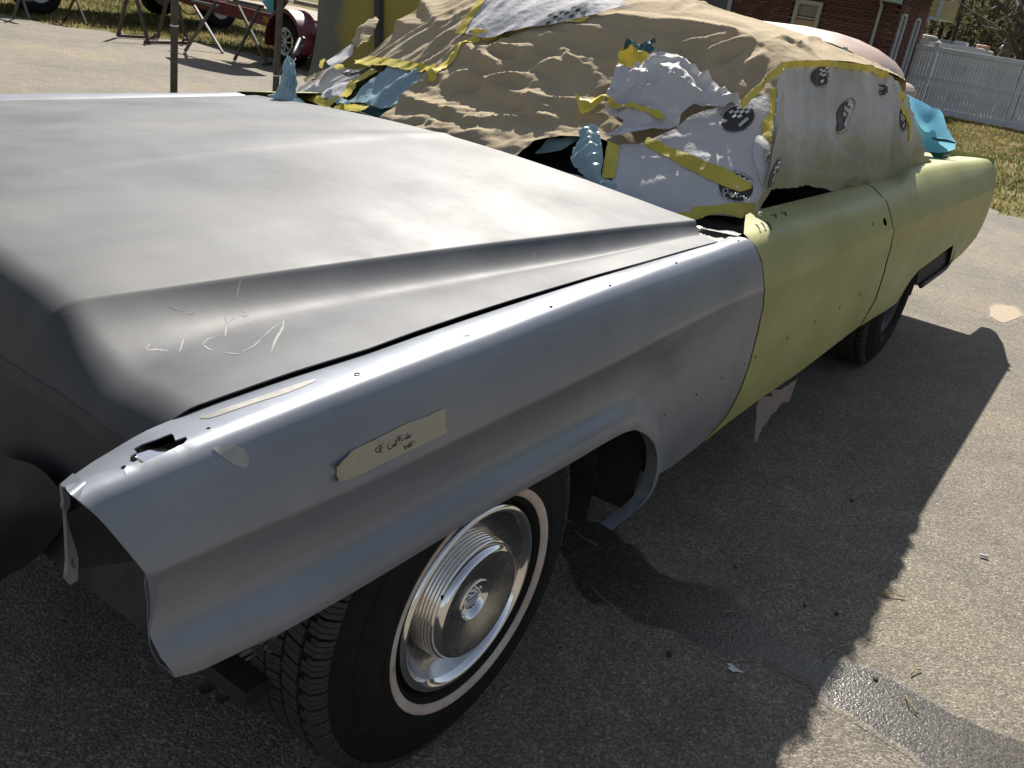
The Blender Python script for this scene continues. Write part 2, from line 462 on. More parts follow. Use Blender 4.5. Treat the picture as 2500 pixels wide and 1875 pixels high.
M['oldtape'] = cloth('aged_masking_tape', (.42, .375, .28), (.48, .43, .33), .15, .5, 40, .0012, spec=.4)
M['rag'] = cloth('dusty_rag', (.30, .25, .22), (.38, .32, .29), .2, .95, 120, .002)
M['ink'] = simple('black_ink', (.02, .02, .022), .6)
M['ovalink'] = simple('printed_dark_ink', (.035, .035, .033), .6)
M['whiteink'] = simple('printed_white_ink', (.62, .61, .62), .6)
M['teal'] = cloth('dark_teal_plastic', (.012, .09, .11), (.02, .12, .14), .25, .35, 20, .004, spec=.5)
def lawn_mat(name, cols):
    m, nt, b, o = mat(name); setp(b, rough=.95, spec=.1)
    n = tex(nt, 'ShaderNodeTexNoise', 1.1, 6, .65); n2 = tex(nt, 'ShaderNodeTexNoise', 22, 3, .6)
    c = ramp(nt, n.outputs[0], [(.32, cols[0]), (.5, cols[1]), (.66, cols[2])])
    c2 = ramp(nt, n2.outputs[0], [(.3, (.6, .6, .6)), (.7, (1.2, 1.2, 1.15))])
    nt.links.new(mixc(nt, 1, c, c2, 'MULTIPLY'), b.inputs[0]); bump(nt, b, n2.outputs[0], .8, .03); return m
M['lawn'] = lawn_mat('dry_lawn', ((.08, .10, .028), (.145, .14, .05), (.22, .185, .085)))
M['dirt'] = lawn_mat('far_ground', ((.07, .08, .035), (.11, .10, .05), (.14, .12, .07)))
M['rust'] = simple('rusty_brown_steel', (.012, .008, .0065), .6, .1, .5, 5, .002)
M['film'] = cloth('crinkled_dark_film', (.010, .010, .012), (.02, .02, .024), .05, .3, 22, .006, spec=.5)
M['wire'] = simple('dusty_wire', (.16, .14, .10), .6)
M['post'] = simple('dull_galvanised_steel', (.075, .072, .068), .6, .2, .3, 12)
M['rustpipe'] = simple('rusty_pipe', (.07, .045, .038), .7, 0, .35, 14)
M['redpaint'] = simple('dark_red_paint', (.115, .018, .022), .45, 0, .3, 6)
M['plank'] = simple('weathered_plank', (.30, .23, .18), .8, 0, .3, 9)
M['rimwhite'] = simple('dull_white_rim', (.42, .42, .40), .45, .2, .2, 10)
M['yellowpaint'] = simple('faded_yellow_paint', (.55, .42, .05), .6)
M['dustytan'] = simple('dusty_tan_paint', (.26, .20, .13), .55, 0, .2, 3)
M['paleblue'] = simple('pale_blue_primer', (.36, .42, .52), .4, 0, .1, 3)
M['bluegrey'] = simple('blue_grey_plastic', (.05, .07, .12), .4)
M['mortar'] = simple('mortar', (.16, .13, .115), .9, 0, .2, 12)
for _i, _c in enumerate(((.125, .05, .036), (.10, .04, .03), (.15, .068, .045))): M['brick%d' % _i] = simple('red_brick', _c, .85, 0, .3, 20, .003)
M['cream'] = simple('cream_window_paint', (.40, .36, .29), .6)
M['greyframe'] = simple('grey_window_paint', (.34, .34, .33), .6)
M['panegrey'] = simple('hazy_pane', (.22, .19, .15), .15)
M['panegreen'] = simple('dark_green_pane', (.035, .05, .045), .1)
M['blind'] = simple('tan_window_blind', (.50, .29, .15), .8)
M['whitepaint'] = simple('white_vinyl', (.60, .61, .64), .5, 0, .10, 3)
M['greyblue'] = simple('grey_blue_trim', (.34, .40, .44), .5)
M['shingle'] = simple('grey_shingles', (.10, .095, .09), .9, 0, .3, 8)
M['siding'] = simple('pale_yellow_siding', (.33, .28, .14), .7)
M['orangecap'] = simple('faded_orange_plastic', (.55, .30, .16), .5)
M['fadedtan'] = simple('faded_tan_paint', (.44, .31, .23), .38, 0, .12, 2.5)
M['redglass'] = simple('dark_red_interior', (.07, .02, .02), .2)
M['bark'] = simple('grey_brown_bark', (.055, .045, .035), .95, 0, .4, 9, .02)
M['barklight'] = simple('pale_grey_bark', (.13, .12, .10), .95, 0, .6, 7, .02)
def leafm(n, c):
    m, nt, b, o = mat(n); setp(b, col=c, rough=.8, spec=.2); t = nt.nodes.new('ShaderNodeBsdfTranslucent')
    nn = tex(nt, 'ShaderNodeTexNoise', .6, 3); cc = ramp(nt, nn.outputs[0], [(.3, tuple(x * .6 for x in c)), (.7, tuple(x * 1.3 for x in c))]); nt.links.new(cc, b.inputs[0]); nt.links.new(cc, t.inputs[0])
    mx = nt.nodes.new('ShaderNodeMixShader'); mx.inputs[0].default_value = .35; nt.links.new(b.outputs[0], mx.inputs[1]); nt.links.new(t.outputs[0], mx.inputs[2]); nt.links.new(mx.outputs[0], o.inputs[0]); return m
M['leafdry'] = leafm('dry_brown_leaves', (.085, .07, .04)); M['leafgold'] = leafm('pale_gold_leaves', (.16, .13, .05)); M['leafgreen'] = leafm('olive_leaves', (.06, .07, .025))
M['grassgreen'] = leafm('green_grass', (.10, .12, .03)); M['grassdry'] = leafm('dry_grass', (.24, .18, .075)); M['straw'] = leafm('straw', (.46, .37, .17))
M['hill'] = lawn_mat('wooded_hill', ((.035, .035, .018), (.055, .05, .028), (.075, .065, .035)))
M['pebble'] = simple('dark_pebble', (.04, .038, .036), .8)
M['sand'] = simple('pale_sand', (.36, .29, .21), .95, 0, .1, 60, .002)
def overspray_mat():
    m, nt, b, o = mat('grey_primer_with_yellow_overspray'); setp(b, rough=.5)
    tc = nt.nodes.new('ShaderNodeTexCoord'); sp = nt.nodes.new('ShaderNodeSeparateXYZ'); nt.links.new(tc.outputs['Object'], sp.inputs[0])
    n = tex(nt, 'ShaderNodeTexNoise', 2.5, 4)
    s = mathn(nt, 'ADD', sp.outputs[0], mathn(nt, 'MULTIPLY', n.outputs[0], .35))
    c = ramp(nt, fac(nt, s, -7.35 + .17, -6.75 + .17), [(0, (.085, .09, .075)), (.45, (.095, .098, .08)), (.7, (.22, .19, .03)), (1, (.26, .22, .035))])
    nt.links.new(c, b.inputs[0]); return m
M['overspray'] = overspray_mat()
M['chalk'] = simple('chalky_scuff', (.30, .298, .292), .9)
M['filler'] = simple('sanded_filler_patch', (.30, .30, .29), .6, 0, .2, 40)
M['warmstain'] = simple('warm_sanded_streak', (.30, .285, .255), .4, .3, .2, 30)
M['bracket'] = simple('dark_bracket_steel', (.055, .048, .042), .6, .2, .4, 20)
# ------------------------------------------------------------------ ground
def sheet(name, poly, z, m):
    o = mesh_obj(name, [(p[0], p[1], z) for p in poly], [tuple(range(len(poly)))], m, smooth=False)
    return struct(o)
_g = 700
sheet('ground', [(-_g, -_g), (_g, -_g), (_g, _g), (-_g, _g)], -0.012, M['dirt'])
gl = [onz(*p)[:2] for p in ((0, 33), (60, 27), (108, 27), (150, 40), (215, 56), (300, 86), (360, 92), (440, 98), (520, 112), (600, 128), (690, 147), (760, 165))]
gr = [onz(*p)[:2] for p in ((2380, 498), (2432, 522), (2500, 534))]
gl = [tuple(p) for p in gl]; gr = [tuple(p) for p in gr]
far_l = [(-90, gl[0][1] - 9), (-60, gl[0][1] - 5.5), (-30, gl[0][1] - 2.2)]
edge = far_l + gl + [(-6.5, 9.3), (-3.5, 9.45)] + gr + [(3, 10.9), (14, 11.5), (90, 14)]
edge = [tuple(p) for p in spl(edge, 6)]
ed2 = []
for i, p in enumerate(edge):
    ed2.append((p[0] + .05 * fbm((p[0], p[1]), 2.1, 3), p[1] + .10 * fbm((p[0], p[1]), 1.7, 9)))
ed2 = [p for i, p in enumerate(ed2) if i == 0 or p[0] > max(q[0] for q in ed2[:i]) + .01]
asph = [(-90, -60)] + [(90, -60)] + ed2[::-1]
V, F = cdt(asph, 4.0)
struct(mesh_obj('asphalt_lot', [(p[0], p[1], 0) for p in V], F, M['asphalt'], smooth=False))
struct(mesh_obj('lawn', [(p[0], p[1], -0.008) for p in ed2] + [(p[0], 160, -0.008) for p in ed2], [(i, i + 1, len(ed2) + i + 1, len(ed2) + i) for i in range(len(ed2) - 1)], M['lawn'], smooth=False))

# wet streak running out from under the front wheel
wet_px = [(1330, 1300), (1400, 1275), (1480, 1282), (1520, 1320), (1560, 1345), (1590, 1385), (1640, 1415), (1700, 1425), (1760, 1442), (1830, 1500), (1890, 1555), (1945, 1590), (2010, 1608), (2060, 1615), (2130, 1636), (2230, 1690), (2330, 1745), (2430, 1790), (2520, 1822), (2640, 1900), (2560, 1990), (2440, 1960), (2300, 1900), (2230, 1840), (2150, 1790), (2080, 1745), (2020, 1710), (1990, 1668), (1930, 1640), (1870, 1600), (1790, 1603), (1740, 1590), (1690, 1570), (1640, 1535), (1560, 1522), (1500, 1480), (1440, 1470), (1400, 1420), (1380, 1360)]
wp = spl([onz(*p)[:2] for p in wet_px], 8, True)
wc_ = np.array(wp).mean(0); wn_ = np.array(wp); dn_ = np.gradient(wn_, axis=0); nn_ = np.stack([dn_[:, 1], -dn_[:, 0]], 1); nn_ /= np.linalg.norm(nn_, axis=1)[:, None] + 1e-9
if inpoly((wn_ + nn_ * .01)[20:21], wn_)[0]: nn_ = -nn_
wp = wn_ + nn_ * .022
def masked(name, poly, z, m, w, step):
    V, F = cdt(poly, step); P = [(p[0], p[1], z) for p in V]; o = struct(mesh_obj(name, P, outward(P, F, (0, 0, 1)), m, smooth=False))
    at_ = o.data.attributes.new('mask', 'FLOAT', 'POINT'); d = segdist(V, np.vstack([poly, poly[:1]])); at_.data.foreach_set('value', np.clip(d / w, 0, 1).astype(np.float32)); return o
masked('wet_streak', np.array(wp), .0008, M['wet'], .045, .022)
c = onz(2452, 765)
masked('sand_patch', np.array([(c[0] + .14 * math.cos(t_) * (1 + .15 * math.sin(3 * t_)), c[1] + .36 * math.sin(t_) * (1 + .1 * math.cos(5 * t_))) for t_ in np.linspace(0, 2 * math.pi, 40)[:-1]]), .0008, M['sandy'], .12, .04)

# ------------------------------------------------------------------ the car
XC = -0.97      # centre line
car = thing('classic_car', 'long old two-door car in bare grey and yellow-green primer, its windows wrapped in paper', 'car', (XC, 1.65, 0))

def mirror_obj(ob, name, parent):
    me = ob.data.copy(); n = len(me.vertices)
    co = np.empty(n * 3); me.vertices.foreach_get('co', co); co = co.reshape(-1, 3); co[:, 0] = 2 * XC - co[:, 0]; me.vertices.foreach_set('co', co.ravel()); me.flip_normals(); me.update()
    o = bpy.data.objects.new(name, me); link(o, parent)
    for md in ob.modifiers:
        if md.type == 'SOLIDIFY': solid(o, md.thickness, md.offset)
    return o

NT, NU, NL = 24, 40, 110       # samples: top strip, crest to crease, crease to bottom
NS = NT + NU + NL
YC = [-.75, -.6, -.33, 0, .3, .6, .9, 1.1, 1.5, 2.0, 2.4, 2.62, 2.8, 2.95, 3.15, 3.5, 3.9, 4.4, 4.9, 5.2]
ZC = [.840, .854, .867, .876, .885, .890, .894, .899, .900, .897, .896, .901, .918, .936, .944, .940, .932, .917, .905, .898]
XCR = [-.016, -.009, -.005, -.005, -.005, -.005, -.005, -.005, -.005, -.005, -.006, -.012, -.028, -.046, -.054, -.054, -.052, -.046, -.038, -.036]
ZK = [.745, .747, .744, .752, .758, .775, .782, .778, .776, .780, .784, .784, .783, .782, .78, .776, .773, .768, .757, .752]
XK = [.026, .033, .039, .041, .041, .041, .041, .041, .041, .041, .041, .041, .042, .045, .045, .044, .042, .038, .030, .022]
def sec(y, top):
    """cross-section of the car's left flank at y, from inner top edge over the crest to the sill: (NS,2) of x,z"""
    zc, xc, zk, xk = (float(pch(y, YC, a)) for a in (ZC, XCR, ZK, XK))
    if top == 'fender':
        xi = float(pch(y, [-.75, -.66, -.58, -.45, -.25, .3, .9, 1.1], [-.128, -.118, -.098, -.086, -.080, -.084, -.070, -.060]))
        zi = float(pch(y, [-.75, -.69, -.64, -.58, -.45, -.25, .3, .9, 1.1], [.770, .788, .811, .839, .855, .862, .873, .883, .887]))
        tp = [(xi, zi), (.6 * xi + .4 * xc, .55 * zi + .45 * zc + .003), (xc - .010, zc + .0005)]
    else:
        k = float(smooth01((y - 2.6) / .5))
        tp = [(-.115 - .10 * k, .916 * (1 - k) + (zc - .016) * k), (-.075 - .05 * k, .909 * (1 - k) + (zc - .004) * k), (xc - .012, zc + .002 - .001 * k)]
    side = [(xc, zc - .005), (xc + (xk - xc) * .16, zc - .11 * (zc - zk)), (xc + (xk - xc) * .50, zc - .40 * (zc - zk)), (xc + (xk - xc) * .78, zc - .70 * (zc - zk)), (xk, zk)]
    dn = [(xk, zk), (xk - .009, zk - .035), (xk - .021, zk - .09), (xk - .029, zk - .17), (xk - .032, zk - .28), (xk - .038, zk - .38), (xk - .047, zk - .44), (xk - .060, zk - .50)]
    def rs(p, n, inc):
        p = np.array(p); d = np.r_[0, np.cumsum(np.linalg.norm(np.diff(p, axis=0), axis=1))]; t = np.linspace(0, d[-1], n + (0 if inc else 1))
        if not inc: t = t[:-1]
        return np.stack([pch(t, d, p[:, 0]), pch(t, d, p[:, 1])], 1)
    P = np.vstack([rs(tp + side[:1], NT, False), rs(side, NU, False), rs(dn, NL, True)])
    K = np.exp(-.5 * (np.arange(-4, 5) / .9)**2); K /= K.sum()
    Q = P.copy()
    for c in (0, 1): Q[4:-4, c] = np.convolve(P[:, c], K, 'valid')
    w = np.ones(NS); w[NT + NU - 2:NT + NU + 3] = .05     # keep the character line fairly sharp
    return P + (Q - P) * w[:, None]

class Flank:
    def __init__(s, top, y0, y1, n):
        s.ys = np.linspace(y0, y1, n); s.P = np.array([np.c_[q[:, 0], np.full(NS, y), q[:, 1]] for y, q in ((y, sec(y, top)) for y in s.ys)])
        s.px = projn(s.P)
        L = np.linalg.norm(np.diff(s.P, axis=1), axis=2).mean(0); s.L = np.r_[0, np.cumsum(L)]
    def ev(s, uv):
        uv = np.atleast_2d(uv); a = np.clip((uv[:, 0] - s.ys[0]) / (s.ys[1] - s.ys[0]), 0, len(s.ys) - 1.0001)
        b = np.clip(np.interp(uv[:, 1], s.L, np.arange(NS)), 0, NS - 1.0001)
        i, j = a.astype(int), b.astype(int); f, g = (a - i)[:, None], (b - j)[:, None]
        return (s.P[i, j] * (1 - f) + s.P[i + 1, j] * f) * (1 - g) + (s.P[i, j + 1] * (1 - f) + s.P[i + 1, j + 1] * f) * g
    def uv(s, px, py):
        d = (s.px[..., 0] - px)**2 + (s.px[..., 1] - py)**2
        i, j = np.unravel_index(np.argmin(d), d.shape); q = np.array([s.ys[i], s.L[j]])
        for _ in range(12):
            p0 = projn(s.ev(q))[0]; e = np.array([px, py]) - p0
            h = 2e-3; J = np.stack([(projn(s.ev(q + [h, 0]))[0] - p0) / h, (projn(s.ev(q + [0, h]))[0] - p0) / h], 1)
            try: dq = np.linalg.solve(J.T @ J + np.eye(2) * 1e-3, J.T @ e)
            except Exception: break
            q = np.clip(q + np.clip(dq, -.06, .06), [s.ys[0], 0], [s.ys[-1], s.L[-1]])
        return q
    def px2uv(s, pts): return np.array([s.uv(*p) for p in pts])
    def nrm(s, uv):
        h = 2e-3; uv = np.atleast_2d(uv)
        n = np.cross(s.ev(uv + [h, 0]) - s.ev(uv - [h, 0]), s.ev(uv + [0, h]) - s.ev(uv - [0, h]))
        n /= np.linalg.norm(n, axis=1)[:, None] + 1e-12; n *= np.sign(n[:, :1] + n[:, 2:] + 1e-9); return n

FE = Flank('fender', -.75, 1.25, 240)
DO = Flank('door', .8, 5.3, 360)

# --- front fender
front = [(147, 1181), (165, 1200), (193, 1222), (241, 1262), (300, 1330), (345, 1385), (362, 1412), (370, 1480), (364, 1545), (372, 1590), (395, 1627)]
bottom = [(395, 1627), (458, 1602), (560, 1556), (665, 1508), (879, 1390), (1135, 1240), (1358, 1117), (1436, 1072), (1490, 1044), (1520, 1036), (1548, 1047), (1570, 1072), (1578, 1108), (1574, 1150), (1559, 1195), (1530, 1235), (1492, 1268), (1467, 1284)]
sill = [(1467, 1284), (1544, 1220), (1640, 1140), (1710, 1085)]
rear = [(1710, 1085), (1772, 1015), (1804, 956), (1831, 879), (1850, 805), (1862, 750), (1864, 700), (1860, 644), (1843, 602), (1822, 582), (1800, 578)]
fu = FE.px2uv(front); bu = FE.px2uv(bottom); su = FE.px2uv(sill); ru = FE.px2uv(rear)
tipy = fu[0][0]
top_in = [(ru[-1][0], 0.0)] + [(y, 0.0) for y in np.linspace(ru[-1][0] - .05, tipy + .04, 40)] + [(tipy + .012, .006)]
f_out = [tuple(p) for p in np.vstack([fu, bu[1:], su[1:], ru[1:]])] + top_in
lamp_px = [(317, 1113), (333, 1103), (326, 1096), (345, 1085), (385, 1071), (418, 1058), (424, 1062), (428, 1075), (445, 1069), (453, 1066), (458, 1072), (448, 1083), (436, 1088), (400, 1106), (350, 1129), (344, 1130), (337, 1123), (326, 1128), (317, 1127)]
lamp_h = FE.px2uv(lamp_px)
round_h = FE.px2uv([(301 + 7.5 * math.cos(t), 1141 + 4.6 * math.sin(t) - 2.2 * math.cos(t)) for t in np.linspace(0, 2 * math.pi, 11)[:-1]])
rnd2 = FE.px2uv([(509 + 6 * math.cos(t), 1045.5 + 2.6 * math.sin(t) - 1.0 * math.cos(t)) for t in np.linspace(0, 2 * math.pi, 11)[:-1]])
f_lines = [[(y, FE.L[j]) for y in np.linspace(-.7, 1.2, 120)] for j in (NT - 3, NT, NT + 3, NT + NU - 3, NT + NU, NT + NU + 3)]
V, F = cdt(f_out, .0125, [lamp_h, round_h, rnd2], lines=f_lines)
P = FE.ev(V); N = FE.nrm(V)
bline = bu
bw = FE.ev(bline)[:, 1:]
dist = segdist(P[:, 1:], bw)
fade = smooth01((P[:, 1] + .70) / .10)
edge_w = 1.0
fl = np.where(dist < .018, 1.0, smooth01(1 - (dist - .018) / .055)) * (.35 + .65 * fade) * edge_w
side = V[:, 1] > FE.L[NT + NU]
P[:, 0] += np.where(side, .030 * fl, 0)
# gentle concave scoop above the flare
P[:, 0] -= np.where(side, .008 * np.exp(-((dist - .13) / .05)**2) * edge_w, 0)
fender = mesh_obj('front_fender', P, outward(P, F, (1, 0, .5)), M['grey'], car, label='near front fender in satin blue-grey primer')
solid(fender, .0016, -1)
mirror_obj(fender, 'front_fender', car)
# returned lip round the wheel opening and inner flange of the lamp opening
def lip(line, vec, m, name, par):
    line = np.array(line); v = np.array(vec); A = np.stack([line, line + v * .35, line + v], 1)
    g = MB(); g.grid(A); return g.build(name, m, par, True)
def onf(uv, off=0.0):
    p = FE.ev(uv); return p + FE.nrm(uv) * off
def flare_pts(uv):
    p = FE.ev(uv); return p
bl3 = spl(FE.ev(bu), 4)
blx = bl3.copy(); w_ = (.35 + .65 * smooth01((blx[:, 1] + .7) / .1)); blx[:, 0] += .030 * w_
solid(lip(blx, (-.030, 0, .004), M['grey'], 'wheel_lip', fender), .0012)
fr3 = spl(FE.ev(fu), 4)
solid(lip(fr3, (-.012, .022, 0), M['grey'], 'front_flange', fender), .0014)
# hanging inner flange bracket with bolt hole at the nose of the fender
def plate_px(pts, hole, x, t, name, m, par):
    A = [onx(px, py, x) for px, py in pts]; o2 = [(p[1], p[2]) for p in A]
    hs = [[tuple(onx(px, py, x)[1:]) for px, py in hole]] if hole else []
    V, F = cdt(o2, .012, hs); ob = mesh_obj(name, [(x, p[0], p[1]) for p in V], F, m, par); solid(ob, t, 0); return ob
plate_px([(147, 1184), (152, 1222), (150, 1240), (156, 1247), (160, 1320), (162, 1370), (160, 1395), (157, 1412), (168, 1425), (186, 1414), (188, 1360), (180, 1330), (170, 1300), (160, 1262), (159, 1248), (168, 1232), (168, 1212)],
         [(171, 1362), (178, 1361), (183, 1372), (182, 1384), (174, 1385), (170, 1375)], -.125, .006, 'mounting_flange', M['grey'], fender)
# inner skin of the nose: lamp bucket side panel and top gusset
g = MB()
A = [onx(*p, -.13) for p in ((160, 1255), (186, 1392))]; B = [np.array([-.125, -.30, .78]), np.array([-.125, -.30, .56])]
g.grid(np.array([[A[0] + (B[0] - A[0]) * t, A[1] + (B[1] - A[1]) * t] for t in np.linspace(0, 1, 8)])); g.build('inner_panel', M['inner'], car, True)
# plate under the lamp opening
lc = FE.ev(lamp_h).mean(0)
g = MB(); g.box(lc + np.array([-.008, .018, -.012]), (.020, .07, .002)); g.build('lamp_plate', M['chrome'], fender)
g = MB(); g.box(lc + np.array([.005, .01, -.035]), (.035, .12, .003)); g.build('lamp_well', M['black'], fender)

# clip holes along the trim lines
hole_me = None
def clip_hole(uv, S_, r, par, off=.0012, xtra=0.0):
    global hole_me
    p = S_.ev(uv)[0]; n = S_.nrm(uv)[0]; p = p + n * off + np.array([xtra, 0, 0])
    if hole_me is None:
        hole_me = bpy.data.meshes.new('clip_hole'); k = 12
        hole_me.from_pydata([(math.cos(2 * math.pi * i / k), math.sin(2 * math.pi * i / k), 0) for i in range(k)] + [(.7 * math.cos(2 * math.pi * i / k), .7 * math.sin(2 * math.pi * i / k), -.5) for i in range(k)], [], [(i, (i + 1) % k, k + (i + 1) % k, k + i) for i in range(k)] + [tuple(k + i for i in range(k))]); hole_me.materials.append(M['black'])
    o = bpy.data.objects.new('clip_hole', hole_me); COL.objects.link(o); o.parent = par
    o.matrix_parent_inverse = wmat(par).inverted()
    o.rotation_mode = 'QUATERNION'; o.rotation_quaternion = Vector(n).to_track_quat('Z', 'Y'); o.location = p; o.scale = (r, r, r)
for px, py, r in ((872, 915, .0042), (1140, 821, .004), (1345, 749, .0036), (1489, 697, .003), (1651, 642, .003), (1803, 588, .003), (1818, 890, .003), (1762, 922, .003), (1700, 963, .003), (1623, 1012, .003), (1560, 1047, .003)):
    clip_hole(FE.uv(px, py), FE, r, fender)
for px, py in ((458, 1596), (857, 1385), (1137, 1229), (1427, 1069)):
    clip_hole(FE.uv(px, py), FE, .0042, fender, .001, .028)

# --- door, quarter panel, sill
dfront = [(1818, 545), (1816, 570), (1829, 584), (1847, 604), (1862, 641), (1867, 700), (1865, 750), (1853, 807), (1834, 881), (1807, 958), (1775, 1017), (1718, 1080)]
dbot = [(1724, 1080), (1777, 1032), (1858, 972), (1948, 911), (2024, 853), (2097, 797)]
drear = [(2097, 797), (2135.5, 731), (2158, 662), (2174.3, 603.5), (2178.3, 553), (2168.3, 507.5), (2151.3, 480.5), (2129.5, 457)]
dbelt = [(2129.5, 455.5), (2057, 471), (1960, 497), (1900, 510), (1849, 521), (1835, 532)]
d_out = DO.px2uv(dfront + dbot[1:] + drear[1:])
db = DO.px2uv(dbelt); db[:, 1] = np.minimum(db[:, 1], .03)
db[:, 1] = np.linspace(.0, .0, len(db)) ; db[-1, 1] = .012
d_out = [tuple(p) for p in d_out] + [tuple(p) for p in db]
handle_h = DO.px2uv([(2156, 535), (2158, 531), (2161, 532), (2165, 540), (2166, 548), (2163, 552), (2160, 551), (2157, 545)])
d_lines = [[(y, DO.L[j]) for y in np.linspace(.9, 4.8, 160)] for j in (NT - 3, NT, NT + 3, NT + NU - 3, NT + NU, NT + NU + 3)]
V, F = cdt(d_out, .02, [handle_h], lines=d_lines); P = DO.ev(V)
door = mesh_obj('door', P, outward(P, F, (1, 0, .5)), M['green'], car, label='near door in yellow-green primer'); solid(door, .002)
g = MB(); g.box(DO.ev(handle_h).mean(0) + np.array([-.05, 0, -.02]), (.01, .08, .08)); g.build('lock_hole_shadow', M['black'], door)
for px, py, r in ((2099, 718, .006), (2050, 750, .006), (1989, 785, .006), (1922, 826, .0055), (1844, 871, .005), (2131, 547, .006)): clip_hole(DO.uv(px, py), DO, r, door)
# stamped vents and slots on the door's top ledge
for px, py in ((1853, 558), (1866, 554), (1879, 551)):
    g = MB(); c = DO.ev(DO.uv(px, py))[0]; a = [c + np.array([-.012 * (1 - t * t) , .035 * t, .004 - .002 * t * t]) for t in np.linspace(-1, 1, 7)]
    pts = [DO.ev(DO.uv(px + 5 * t - 3 * t * t, py + 9 * t))[0] + np.array([.001, 0, .001]) for t in np.linspace(-1, 1, 7)]
    g.tube(pts, .0022, 6); g.build('stamped_slot', M['black'], door)
for px, py in ((1888, 526), (1912, 521)):
    g = MB()
    pts = [DO.ev(DO.uv(px + a, py + b))[0] + np.array([.001, 0, .001]) for a, b in ((-6, 0), (5, -2), (6, 6))]
    g.tube(pts, .002, 6); g.build('stamped_slot', M['black'], door)

qfront = [(2132, 456), (2154, 480), (2171, 507), (2181, 553), (2177, 604), (2161, 663), (2139, 731), (2100, 797)]
qbot = [(2100, 797), (2161, 759), (2190, 739), (2200, 722), (2211, 703), (2226, 680), (2242, 661), (2328, 597), (2322, 625), (2316, 648), (2350, 618), (2383, 580), (2400, 548), (2413, 517), (2424, 485)]
qtail = [(2424, 485), (2430, 461), (2431, 430), (2429, 393)]
q = DO.px2uv(qfront + qbot[1:] + qtail[1:])
qt = [(y, float(np.interp(y, [3.0, 3.3, 4.9], [0.0, .0, .0]))) for y in np.linspace(q[-1][0], q[0][0] + .01, 40)]
q_out = [tuple(p) for p in q] + qt
V, F = cdt(q_out, .028, lines=d_lines); P = DO.ev(V)
quarter = mesh_obj('quarter_panel', P, outward(P, F, (1, 0, .5)), M['green'], car, label='rear quarter panel in yellow-green primer with low tail fin'); solid(quarter, .002)
# dark shield inside the bumper-end opening with a bright folded rim
sh = [(2243, 662), (2330, 598), (2322, 630), (2308, 655), (2280, 676), (2247, 699), (2236, 696)]
A = [onx(px, py, -.02) for px, py in sh]
V, F = cdt([(p[1], p[2]) for p in A], .05); ob = mesh_obj('splash_shield', [(-.02, p[0], p[1]) for p in V], F, M['dark'], car); solid(ob, .01)
rim = [onx(px, py, -.006) for px, py in ((2329, 599), (2322, 628), (2308, 654), (2280, 676), (2248, 699))]
g = MB(); g.tube(spl(rim, 5), .012, 6); g.build('shield_rim', M['inner'], car, True)
# sill below the door
g = MB(); pr = []
for y in np.linspace(.80, 2.95, 40):
    zb = float(pch(y, [.6, 1.0, 1.4, 1.8, 2.5, 3.0], [.305, .325, .335, .342, .357, .352]))
    pr.append([(-.040, y, zb + .020), (-.026, y, zb + .014), (-.022, y, zb + .004), (-.030, y, zb - .006), (-.08, y, zb - .016), (-.16, y, zb - .018)])
g.grid(np.array(pr)); rocker = g.build('sill_panel', M['green'], car, True)
for ob in (door, quarter): mirror_obj(ob, ob.name.split('.')[0], car)
mirror_obj(rocker, 'sill_panel', car)
# rear deck and tail
g = MB(); rows = []
for y in np.linspace(3.0, 4.86, 24):
    e = sec(min(y, 4.9), 'door')[0]; w = abs(e[0] - XC); z = e[1]
    rows.append([(XC + s * w, y, z - .006 + .004 * (1 - s * s) - .02 * smooth01((y - 4.6) / .3)) for s in np.linspace(-1, 1, 21)])
g.grid(np.array(rows)); g.build('trunk_lid', M['green'], car, True)
g = MB(); g.grid(np.array([[(XC + s * .95, 4.84, z) for s in np.linspace(-1, 1, 9)] for z in (.42, .6, .75, .92)])); g.build('tail_panel', M['green'], car, True)

# --- hood
SCY, SCV = [-.7, -.5, -.36, -.2, 0, .25, .5, .8, 1.0], [.60, .612, .630, .648, .672, .705, .745, .790, .822]
WDY, WDV = [-.6, -.45, -.28, .2, .7, 1.0], [.19, .115, .075, .060, .048, .034]
def hood_z(s, y):
    s = np.abs(s); y = np.asarray(y, float)
    sg = .862 - .004 * s * 0
    xg = pch(y, [-.7, -.25, .3, .9, 1.1], [.905, .862, .848, .854, .862])       # half width at the gap
    zg = pch(y, [-.7, -.58, -.45, -.25, .3, .9], [.838, .849, .862, .870, .881, .891])
    sc = pch(y, SCY, SCV)  # raised crest
    zcr = pch(y, [-.6, -.3, .2, .7, 1.0], [.900, .905, .909, .913, .912])
    wd = pch(y, WDY, WDV)
    zt = zg - pch(y, [-.6, -.2, .4, 1.0], [.004, .010, .014, .008])
    st = sc + wd
    # raised centre
    zc0 = pch(y, [-.6, -.3, .2, .7, 1.05], [.938, .949, .956, .958, .952])
    k = np.clip(s / sc, 0, 1)
    z_mid = zcr + (zc0 - zcr) * (1 - k**1.9)
    ridge_s = pch(y, [-.6, -.35, .1, .7, 1.0], [.20, .17, .10, .035, .02])
    z_mid = z_mid + .0034 * (1 - smooth01((s - ridge_s + .016) / .032))
    t = np.clip((s - sc) / wd, 0, 1)
    zs = zt + (zcr - zt) * (1 - t)**2.0
    k2 = np.clip((s - st) / np.maximum(xg - st, .02), 0, 1)
    zp = zt + (zg - zt) * k2**1.2 + .004 * np.sin(np.pi * k2)
    z = np.where(s < sc, z_mid, np.where(s < st, zs, zp))
    # soften the crest a little
    return z
def hood_s(s, y):
    e = .0018
    return .25 * hood_z(s - e, y) + .5 * hood_z(s, y) + .25 * hood_z(s + e, y)
